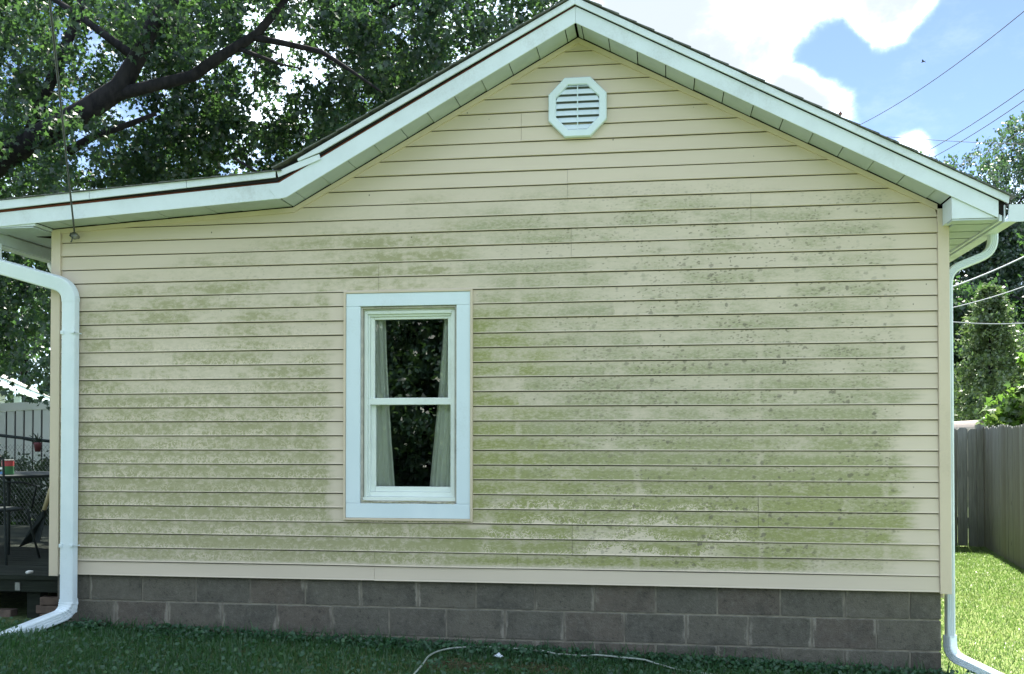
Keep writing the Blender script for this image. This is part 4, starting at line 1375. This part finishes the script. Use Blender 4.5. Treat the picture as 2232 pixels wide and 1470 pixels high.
# ------------------------------------------------------------------ weathered wooden fence, two runs meeting at a corner post
def picket(parent, p, dirv, wd, h, tilt=0.0):
    """one dog-eared picket; p = foot, dirv = along the fence"""
    dx_, dy_ = dirv
    nx_, ny_ = -dy_, dx_
    c = 0.028
    prof = [(-wd / 2, 0), (wd / 2, 0), (wd / 2, h - c), (wd / 2 - c, h), (-wd / 2 + c, h), (-wd / 2, h - c)]
    fr_ = [(p[0] + dx_ * (a + tilt * b) - nx_ * 0.008, p[1] + dy_ * (a + tilt * b) - ny_ * 0.008, p[2] + b) for a, b in prof]
    bk = [(q[0] + nx_ * 0.016, q[1] + ny_ * 0.016, q[2]) for q in fr_]
    m_ = MB()
    m_.add(fr_ + bk, [(0, 1, 2, 3, 4, 5), (11, 10, 9, 8, 7, 6)] + [((i + 1) % 6, i, 6 + i, 6 + (i + 1) % 6) for i in range(6)])
    m_.build('picket', 'picket', parent, center=True)


def wood_fence(label, p0, p1, h, post_side):
    p0, p1 = np.array(p0, float), np.array(p1, float)
    Lg = np.linalg.norm(p1 - p0)
    dv = (p1 - p0) / Lg
    t_ = thing('wooden_fence', label, 'fence', (p0[0], p0[1], -0.06), 'weathered wooden fence runs')
    s = 0.075
    while s < Lg - 0.02:
        wd = 0.1425 * random.uniform(0.96, 1.015)
        q = p0 + dv * s + np.array((-dv[1], dv[0])) * random.uniform(-0.004, 0.004)
        picket(t_, (q[0], q[1], -0.05 + random.uniform(-0.012, 0.012)), dv, wd, h * random.uniform(0.992, 1.006), random.uniform(-0.004, 0.004))
        s += 0.1465
    nrm = np.array((-dv[1], dv[0])) * post_side
    for zr in (0.28, 0.95, 1.50):
        a, b = p0 + nrm * 0.012, p1 + nrm * 0.012
        c, d_ = a + nrm * 0.04, b + nrm * 0.04
        MB().hexa([(a[0], a[1], zr), (b[0], b[1], zr), (d_[0], d_[1], zr), (c[0], c[1], zr), (a[0], a[1], zr + 0.085), (b[0], b[1], zr + 0.085), (d_[0], d_[1], zr + 0.085), (c[0], c[1], zr + 0.085)]).build('rail', 'picket', t_)
    return t_


fb = wood_fence('short run of grey weathered picket fence across the back, parallel to the house wall', (1.9, 8.62), (4.50, 8.62), 1.70, 1)
fs = wood_fence('long run of grey weathered picket fence down the right side of the lawn', (4.60, 8.56), (3.66, 1.2), 1.725, 1)
MB().box(4.505, 4.605, 8.56, 8.66, -0.06, 1.70).build('post', 'picket', fb, center=True)

# camper-like trailer roof and a shed seen over the fence
tl_ = thing('trailer', 'beige rounded trailer roof peeping over the fence behind the young maple', 'trailer', (6.6, 13.2, -0.06))
prof = [(5.50, 0.45), (7.9, 0.45), (7.9, 1.70)] + [(7.78 + 0.12 * math.cos(a), 1.70 + 0.12 * math.sin(a)) for a in np.linspace(0.2, 1.5, 5)] + [(5.68 - 0.18 * math.cos(a), 1.66 + 0.18 * math.sin(a)) for a in np.linspace(1.5, 0.1, 7)]
MB().prism(prof, 12.0, 14.4).build('body', 'trailer', tl_)
arch = [(5.475, 11.98, 1.3), (5.475, 11.98, 1.66)] + [(5.68 - 0.205 * math.cos(a), 11.98, 1.66 + 0.205 * math.sin(a)) for a in np.linspace(0.15, 1.5, 7)] + [(7.8, 11.98, 1.865)]
MB().tube(arch, 0.022, 8).build('roof_trim', 'metal', tl_, smooth=True)
for wx in (6.3, 7.0):
    MB().tube([(wx, 11.95, 0.24), (wx, 12.15, 0.24)], 0.30, 16).build('wheel', 'iron', tl_)
sd_ = thing('shed', 'small shed with a brown roof corner showing past the house corner', 'shed', (7.5, 26, -0.06))
MB().box(6.4, 8.40, 25.2, 27.5, -0.06, 1.95).build('wall', 'siding2', sd_)
MB().prism([(6.1, 1.93), (8.68, 2.10), (8.60, 2.26), (7.4, 2.85), (6.1, 2.2)], 25.0, 27.7).build('roof', 'roof_red', sd_)

# ------------------------------------------------------------------ power lines
PG = 'overhead power lines'
def cable(label, a, b, ra, sag=0.15, ext=(1.0, 1.0), material='wire', name='power_line'):
    a, b = np.array(a), np.array(b)
    pts = []
    for t in np.linspace(-ext[0], 1 + ext[1], 22):
        p = a + (b - a) * t
        p[2] -= sag * 4 * t * (1 - t) if 0 <= t <= 1 else sag * 4 * t * (1 - t)
        pts.append(p)
    o = MB().tube(pts, ra, 6).build(name, material, smooth=True)
    tag(o, label, 'cable', PG)
cable('thin sagging cable, topmost in the sky beside the roof', at(1883, 268, 20), at(2232, 25, 12), 0.0085, 0.13, (0.3, 0.5))
cable('dark cable slanting over the treetops, upper of the close pair', at(2015, 333, 24), at(2232, 195, 16), 0.010, 0.05, (0.4, 0.8))
cable('dark cable slanting over the treetops, lower of the close pair', at(2030, 345, 24), at(2232, 220, 16), 0.010, 0.05, (0.4, 0.8))
cable('short slanting cable just above the tallest tree', at(2150, 333, 24), at(2232, 283, 18), 0.010, 0.02, (0.9, 1.0))
cable('level cable running from the roof edge to the trees', at(1930, 298, 26), at(2200, 314, 26), 0.009, 0.02, (0.4, 0.6))
def side_cable(label, pa, pb, ra, material):
    a, b = at(pa[0], pa[1], 9.0), at(pb[0], pb[1], 11.2)
    t = (a[0] - 1.86) / (b[0] - a[0])
    cable(label, a, b, ra, 0.02, (t, 2.0), material)
side_cable('bright cable climbing to the right in front of the dark trees', (2072, 627), (2232, 560), 0.012, 'wire_pale')
side_cable('grey cable below the bright climbing one', (2072, 672), (2232, 625), 0.008, 'wire_pale')
side_cable('level white cable crossing in front of the conifer', (2072, 702), (2232, 705), 0.009, 'wire_pale')

# brown insulator on a rod on the roof, and a bird
kn = thing('roof_insulator', 'tiny brown insulator on a thin rod above the right roof slope', 'insulator', (1.354, 1.0, 3.42))
MB().tube([(1.354, 1.0, 3.42), (1.354, 1.0, 3.96)], 0.004, 6).build('rod', 'metal', kn)
MB().lathe(1.354, 1.0, [(0.004, 3.945), (0.012, 3.955), (0.015, 3.966), (0.007, 3.978), (0.003, 3.984)], 10).build('insulator', 'knob', kn, smooth=True)
MB().tube([(1.354, 1.0, 3.98), (1.362, 1.0, 4.01)], 0.003, 6).build('wire_tail', 'wire', kn)
bx, by, bz = at(2012, 135, 30)
bd = MB()
bv = [(-.09, 0, 0.0), (-.03, -.022, 0.0), (-.03, 0, .022), (-.03, .022, 0), (-.03, 0, -.02), (.05, -.018, 0), (.05, 0, .016), (.05, .018, 0), (.05, 0, -.016), (.11, 0, .004),
      (-.01, -.10, .035), (.03, -.10, .034), (.045, -.21, .012), (-.01, .10, .035), (.03, .10, .034), (.045, .21, .012)]
bf = [(0, 1, 2), (0, 2, 3), (0, 3, 4), (0, 4, 1), (1, 5, 6, 2), (2, 6, 7, 3), (3, 7, 8, 4), (4, 8, 5, 1), (5, 9, 6), (6, 9, 7), (7, 9, 8), (8, 9, 5), (1, 10, 11, 5), (10, 12, 11), (3, 7, 14, 13), (13, 14, 15)]
bd.add([(bx + a * 0.9 + b * 0.5, by + b * 0.85, bz + c + a * 0.25) for a, b, c in bv], bf)
tag(bd.build('bird', 'bird'), 'tiny dark bird gliding in the blue sky', 'bird')

# ------------------------------------------------------------------ left side: deck, table, chair, can, shovel, fences, neighbour
deck = thing('deck', 'weathered wooden deck raised on posts at the left side of the house', 'deck', (-6.3, 2.2, 0.1))
yd = 0.20
while yd < 4.25:
    MB().box(-8.6, -4.46, yd, yd + 0.136, 0.432 + random.uniform(-0.003, 0.003), 0.462).build('deck_board', 'oldwood', deck, center=True)
    yd += 0.144
MB().box(-8.6, -4.475, 0.215, 0.255, 0.335, 0.4305).build('rim_joist', 'oldwood', deck)
MB().box(-8.6, -4.475, 4.15, 4.19, 0.335, 0.4305).build('rim_joist', 'oldwood', deck)
for px_, py_ in ((-4.755, 0.26), (-6.6, 0.26), (-8.4, 0.26), (-4.7, 4.1), (-8.4, 4.1)):
    MB().box(px_ - 0.055, px_ + 0.055, py_, py_ + 0.1, 0.0, 0.334).build('post', 'oldwood', deck, center=True)
MB().box(-4.875, -4.835, 0.205, 0.2145, 0.345, 0.405).build('joist_bracket', 'metal', deck)

BR = 'old bricks piled under the deck'
for (x, y, z, a, lab) in ((-4.60, 0.30, 0.232, 0.25, 'top brick of the pile behind the downspout'), (-4.63, 0.29, 0.166, -0.15, 'brick in the middle of the pile behind the downspout'), (-4.60, 0.30, 0.100, 0.1, 'bottom brick of the pile behind the downspout'),
                          (-5.06, 0.32, 0.118, 0.05, 'old brick lying alone left of the deck post')):
    m_ = MB()
    ca, sa = math.cos(a), math.sin(a)
    cr = [(x + u_ * ca - v_ * sa, y + u_ * sa + v_ * ca, z + w_) for w_ in (0, 0.062) for u_, v_ in ((-0.10, -0.05), (0.10, -0.05), (0.10, 0.05), (-0.10, 0.05))]
    m_.hexa(cr)
    tag(m_.build('brick', 'stone', bevel=0.006), lab, 'brick', BR)
hb = MB().tube([(-4.735, 0.14, 0.492), (-4.735, 0.17, 0.492), (-4.735, 0.21, 0.488)], [0.011, 0.013, 0.009], 10).build('hose_end', 'lamp_white', smooth=True)
tag(hb, 'small white hose end poking over the deck edge', 'hose fitting')
MB  # keep

ZD = 0.462
TX, TY = -6.05, 1.85
tb = thing('patio_table', 'round dark metal patio table on the deck', 'table', (TX, TY, ZD))
MB().lathe(TX, TY, [(0.60, 1.150), (0.625, 1.156), (0.625, 1.172), (0.60, 1.178)], 36).build('tabletop', 'iron', tb)
for a in (0.6, 2.2, 3.8, 5.3):
    ca, sa = math.cos(a), math.sin(a)
    MB().tube([(TX + 0.50 * ca, TY + 0.50 * sa, 1.15), (TX + 0.40 * ca, TY + 0.40 * sa, 0.9), (TX + 0.36 * ca, TY + 0.36 * sa, 0.7), (TX + 0.46 * ca, TY + 0.46 * sa, ZD)], 0.014, 8).build('leg', 'iron', tb, smooth=True)
cx, cy, _ = atz(17, 1035, 1.178)
cn = thing('can', 'red and green printed can standing on the dark patio table', 'can', (cx, cy, 1.178))
MB().lathe(cx, cy, [(0.049, 1.179), (0.051, 1.184), (0.051, 1.255)], 20).build('can_body', 'green_print', cn)
MB().lathe(cx, cy, [(0.0512, 1.255), (0.0512, 1.300), (0.049, 1.304)], 20).build('can_band', 'red', cn)
MB().lathe(cx, cy, [(0.0525, 1.304), (0.0525, 1.311), (0.047, 1.312)], 20).build('can_lid', 'metal', cn)
MB().box(cx - 0.052, cx - 0.012, cy - 0.056, cy - 0.045, 1.184, 1.206).build('can_label_patch', 'blue_print', cn)
MB().box(cx - 0.047, cx - 0.005, cy - 0.056, cy - 0.044, 1.226, 1.246).build('can_label_stripe', 'pvc', cn)

CX_, CY_ = -5.62, 1.02
ch = thing('patio_chair', 'dark wrought-iron patio chair drawn up to the table', 'chair', (CX_, CY_, ZD))
MB().lathe(CX_, CY_, [(0.20, 0.885), (0.225, 0.89), (0.225, 0.905), (0.20, 0.91)], 20).build('seat', 'iron', ch)
for sx in (-1, 1):
    MB().tube([(CX_ + sx * 0.20, CY_ + 0.16, 0.89), (CX_ + sx * 0.22, CY_ + 0.19, 0.7), (CX_ + sx * 0.27, CY_ + 0.23, ZD)], 0.0095, 8).build('leg', 'iron', ch, smooth=True)
    MB().tube([(CX_ + sx * 0.20, CY_ - 0.18, 1.33), (CX_ + sx * 0.21, CY_ - 0.17, 0.9), (CX_ + sx * 0.24, CY_ - 0.20, 0.7), (CX_ + sx * 0.30, CY_ - 0.27, ZD)], 0.0095, 8).build('leg', 'iron', ch, smooth=True)
    MB().tube([(CX_ + sx * 0.21, CY_ - 0.18, 1.14), (CX_ + sx * 0.28, CY_ - 0.02, 1.13), (CX_ + sx * 0.28, CY_ + 0.16, 1.09), (CX_ + sx * 0.23, CY_ + 0.17, 0.9)], 0.008, 8).build('arm', 'iron', ch, smooth=True)
bk = MB()
bk.tube([(CX_ - 0.20, CY_ - 0.18, 1.33), (CX_ - 0.1, CY_ - 0.19, 1.38), (CX_ + 0.1, CY_ - 0.19, 1.38), (CX_ + 0.20, CY_ - 0.18, 1.33)], 0.008, 8)
for k_ in range(5):
    xk = CX_ - 0.14 + 0.07 * k_
    bk.tube([(xk, CY_ - 0.185, 1.365), (xk, CY_ - 0.18, 0.93)], 0.007, 6)
bk.tube([(CX_ - 0.2, CY_ - 0.18, 0.95), (CX_ + 0.2, CY_ - 0.18, 0.95)], 0.010, 6)
bk.build('backrest', 'iron', ch)

# shovel leaning at the house side
s0 = at(95, 1115, 1.5)
s1 = at(112, 1062, 1.5)
sv = s1 - s0
sv = sv / np.linalg.norm(sv)
shv = thing('shovel', 'wooden-handled shovel with black blade leaning beside the left corner', 'shovel', tuple(at(60, 1190, 1.5)))
MB().tube([s0, s1, s0 + sv * 0.95], 0.019, 8).build('handle', 'handle', shv, smooth=True)
q0, q1, q2, q3 = at(92, 1113, 1.5), at(101, 1118, 1.5), at(86, 1182, 1.5), at(40, 1194, 1.5)
mid = at(66, 1183, 1.55)
bl = MB()
tk = np.array((0, 0.008, 0))
ring_ = [q0, q1, q2, mid, q3]
bl.add(ring_ + [p + tk for p in ring_], [(0, 1, 2, 3, 4), (9, 8, 7, 6, 5)] + [((i + 1) % 5, i, 5 + i, 5 + (i + 1) % 5) for i in range(5)])
bl.build('blade', 'iron', shv)
MB().tube([at(97, 1112, 1.5), at(93, 1128, 1.5)], [0.022, 0.016], 8).build('socket', 'iron', shv)

# chain-link fence with black rail, dark shrub in front of the pale fence
cl = thing('chain_link_fence', 'black-railed chain-link fence behind the deck', 'fence', (-9.0, 6.0, 0.1))
ra, rb = at(-120, 935, 6.0), at(140, 966, 6.0)
MB().tube([ra, rb, rb + (rb - ra) * 0.6], 0.021, 8).build('rail', 'iron', cl)
for t in (0.30, 1.1):
    p = ra + (rb - ra) * t
    MB().tube([(p[0], p[1], 0.1), p], 0.024, 8).build('post', 'iron', cl)
ms = MB()
u0, u1 = ra, rb + (rb - ra) * 0.6
Lx = u1[0] - u0[0]
nn = int(Lx / 0.055)
for i in range(-18, nn):
    xa = u0[0] + i * Lx / nn
    for sgn in (1, -1):
        p0_ = np.array((xa, 6.0, 0.2))
        dxm_ = 1.25 * 0.75
        x2 = xa + dxm_ if sgn > 0 else xa
        x1 = xa if sgn > 0 else xa + dxm_
        if min(x1, x2) < u0[0] or max(x1, x2) > u1[0]:
            continue
        ms.tube([(x1, 6.0, 0.2), (x2, 6.0, 1.42)], 0.0018, 3, cap=False)
mo = ms.build('chain_mesh', 'metal', cl)
sb = thing('dark_shrub', 'dark bushy shrub growing against the chain-link fence', 'shrub', (-9.3, 7.0, 0.1))
MB().tube([(-9.3, 7.0, 0.0), (-9.3, 7.0, 0.7)], [0.04, 0.02], 6).build('stem', 'bark', sb)
c_ = np.concatenate([ellipsoid(260, (-10.3, 7.1, 0.75), (1.1, 0.5, 0.70), 0.3), ellipsoid(260, (-8.9, 7.0, 0.62), (0.9, 0.5, 0.62), 0.3), ellipsoid(120, (-8.1, 6.9, 0.80), (0.5, 0.4, 0.66), 0.3)])
P = twig_leaves(c_, 22, 0.05, 0.2, 0.0)
A, B, N = frames(len(P), 0, 0.5)
cloud_mesh('foliage', P, A, B, N, rng.uniform(0.05, 0.09, len(P)), DIAM_T, DIAM_F, 'shrub_leaf', sb)
px_, py_, pz_ = at(84, 985, 5.95)
pp = thing('potted_plant', 'spiky little plant in a red pot hung at the black fence rail', 'plant', (px_, py_, pz_))
MB().lathe(px_, py_ - 0.02, [(0.035, pz_), (0.05, pz_ + 0.09), (0.055, pz_ + 0.125), (0.05, pz_ + 0.128)], 14)  .build('pot', 'pot_red', pp, smooth=True)
sp_ = MB()
for k_ in range(9):
    a = -1.3 + 2.6 * k_ / 8 + random.uniform(-0.1, 0.1)
    ln = random.uniform(0.10, 0.17)
    dx_, dz_ = math.sin(a) * ln, math.cos(a) * ln * 0.9
    sp_.tube([(px_, py_ - 0.02, pz_ + 0.12), (px_ + dx_ * 0.6, py_ - 0.05, pz_ + 0.13 + dz_ * 0.7), (px_ + dx_, py_ - 0.07, pz_ + 0.13 + dz_)], [0.007, 0.007, 0.002], 5)
sp_.build('foliage', 'maple_leaf', pp)

vf = thing('vinyl_fence', 'pale vinyl privacy fence with vertical boards and a wide top rail', 'fence', (-11.0, 9.0, 0.1))
va, vb = at(0, 880, 9.0), at(112, 874, 9.0)
sl = (vb[2] - va[2]) / (vb[0] - va[0])
zf = lambda x: va[2] + sl * (x - va[0])
MB().prism([(-15, zf(-15) - 0.135), (-8.0, zf(-8.0) - 0.135), (-8.0, zf(-8.0)), (-15, zf(-15))], 8.965, 9.035).build('top_rail', 'pvc', vf)
MB().prism([(-15, 0.15), (-8.0, 0.15), (-8.0, 0.28), (-15, 0.28)], 8.97, 9.03).build('bottom_rail', 'pvc', vf)
xb = -14.9
while xb < -8.1:
    MB().box(xb, xb + 0.128, 8.988, 9.006, 0.281, zf(xb) - 0.136).build('fence_board', 'pvc', vf, center=True)
    xb += 0.163
MB().prism([(-15, 0.29), (-8.0, 0.29), (-8.0, zf(-8.0) - 0.14), (-15, zf(-15) - 0.14)], 9.012, 9.02).build('backing_panel', 'dark', vf)

# neighbour's house
nb = thing('neighbor_house', 'neighbouring house with a pale sunlit shingle roof beyond the vinyl fence', 'house', (-17, 18, 0.1))
e1, e2 = atz(0, 833, 2.75), atz(108, 874, 2.75)
dv = (e2 - e1)
Ln = np.linalg.norm(dv)
dv = dv / Ln
nv = np.array((-dv[1], dv[0], 0))
if nv[0] > 0:
    nv = -nv
e0 = e1 - dv * 6.0
eave = lambda s, off, z: e0 + dv * s + nv * off + np.array((0, 0, z - 2.75))
T = 6.0 + Ln
for k_ in range(22):
    a, b = k_ * 0.17, (k_ + 1.06) * 0.17
    za, zb = 2.86 + a * 0.52, 2.86 + b * 0.52
    MB().hexa([eave(-2, a - .02, za), eave(T, a - .02, za), eave(T, b, zb - .02), eave(-2, b, zb - .02), eave(-2, a - .02, za + .025), eave(T, a - .02, za + .025), eave(T, b, zb + .005), eave(-2, b, zb + .005)]).build('roof_shingle_row', 'pale_roof', nb)
MB().hexa([eave(-2, 0, 2.66), eave(T, 0, 2.66), eave(T, 0.05, 2.66), eave(-2, 0.05, 2.66), eave(-2, 0, 2.85), eave(T, 0, 2.85), eave(T, 0.05, 2.85), eave(-2, 0.05, 2.85)]).build('fascia', 'casing', nb)
tw = 6.0 + Ln * 0.40
for k_ in range(13):
    z0 = 0.2 + k_ * 0.19
    MB().hexa([eave(-2, .45, z0), eave(tw, .45, z0), eave(tw, .55, z0), eave(-2, .55, z0), eave(-2, .475, z0 + .185), eave(tw, .475, z0 + .185), eave(tw, .55, z0 + .185), eave(-2, .55, z0 + .185)]).build('siding_board', 'siding2', nb)
MB().hexa([eave(-2, .56, .1), eave(tw, .56, .1), eave(tw, 3.8, .1), eave(-2, 3.8, .1), eave(-2, .56, 2.8), eave(tw, .56, 2.8), eave(tw, 3.8, 2.8), eave(-2, 3.8, 2.8)]).build('wall', 'siding2', nb)
for s_ in (6.0 + Ln * 0.47, T - 0.3):
    MB().hexa([eave(s_, .2, .1), eave(s_ + .35, .2, .1), eave(s_ + .35, .35, .1), eave(s_, .35, .1), eave(s_, .2, 2.65), eave(s_ + .35, .2, 2.65), eave(s_ + .35, .35, 2.65), eave(s_, .35, 2.65)]).build('porch_post', 'casing', nb)
leafy_tree('leafy_tree', 'green tree beyond the porch of the neighbouring house', -22.5, 40, 8.5, 3.6, 14000, 0.22, 'far_leaf', 0.25, None, 0.05, 16, 0.2)
leafy_tree('leafy_tree', 'broad tree behind the neighbouring house roof', -30.0, 38, 11.0, 4.5, 14000, 0.24, 'far_leaf', 0.3, None, 0.1, 16, 0.2)

# ------------------------------------------------------------------ trees across the yard, seen mirrored in the window glass
TG = 'trees across the yard mirrored in the window'
tA = leafy_tree('leafy_tree', 'tree across the yard mirrored darkly in the window glass', -6.5, -20, 9.0, 3.6, 60000, 0.15, 'maple_leaf', 0.25, TG, 0.03, 26, 0.3)
for (x, y, s, rz) in ((-11.5, -22, 1.1, 1.0), (-2.0, -23, 1.0, 2.2), (-16.5, -20, 1.0, 3.0), (3.0, -24, 1.05, 4.0), (-9.0, -25, 1.15, 5.2), (-5.0, -27, 1.2, 0.4)):
    c = tA.copy()
    link(c)
    c.location = (x, y, 0)
    c.scale = (s, s, s)
    c.rotation_euler = (0, 0, rz)
    for chd in list(tA.children):
        k_ = chd.copy()
        link(k_)
        k_.parent = c
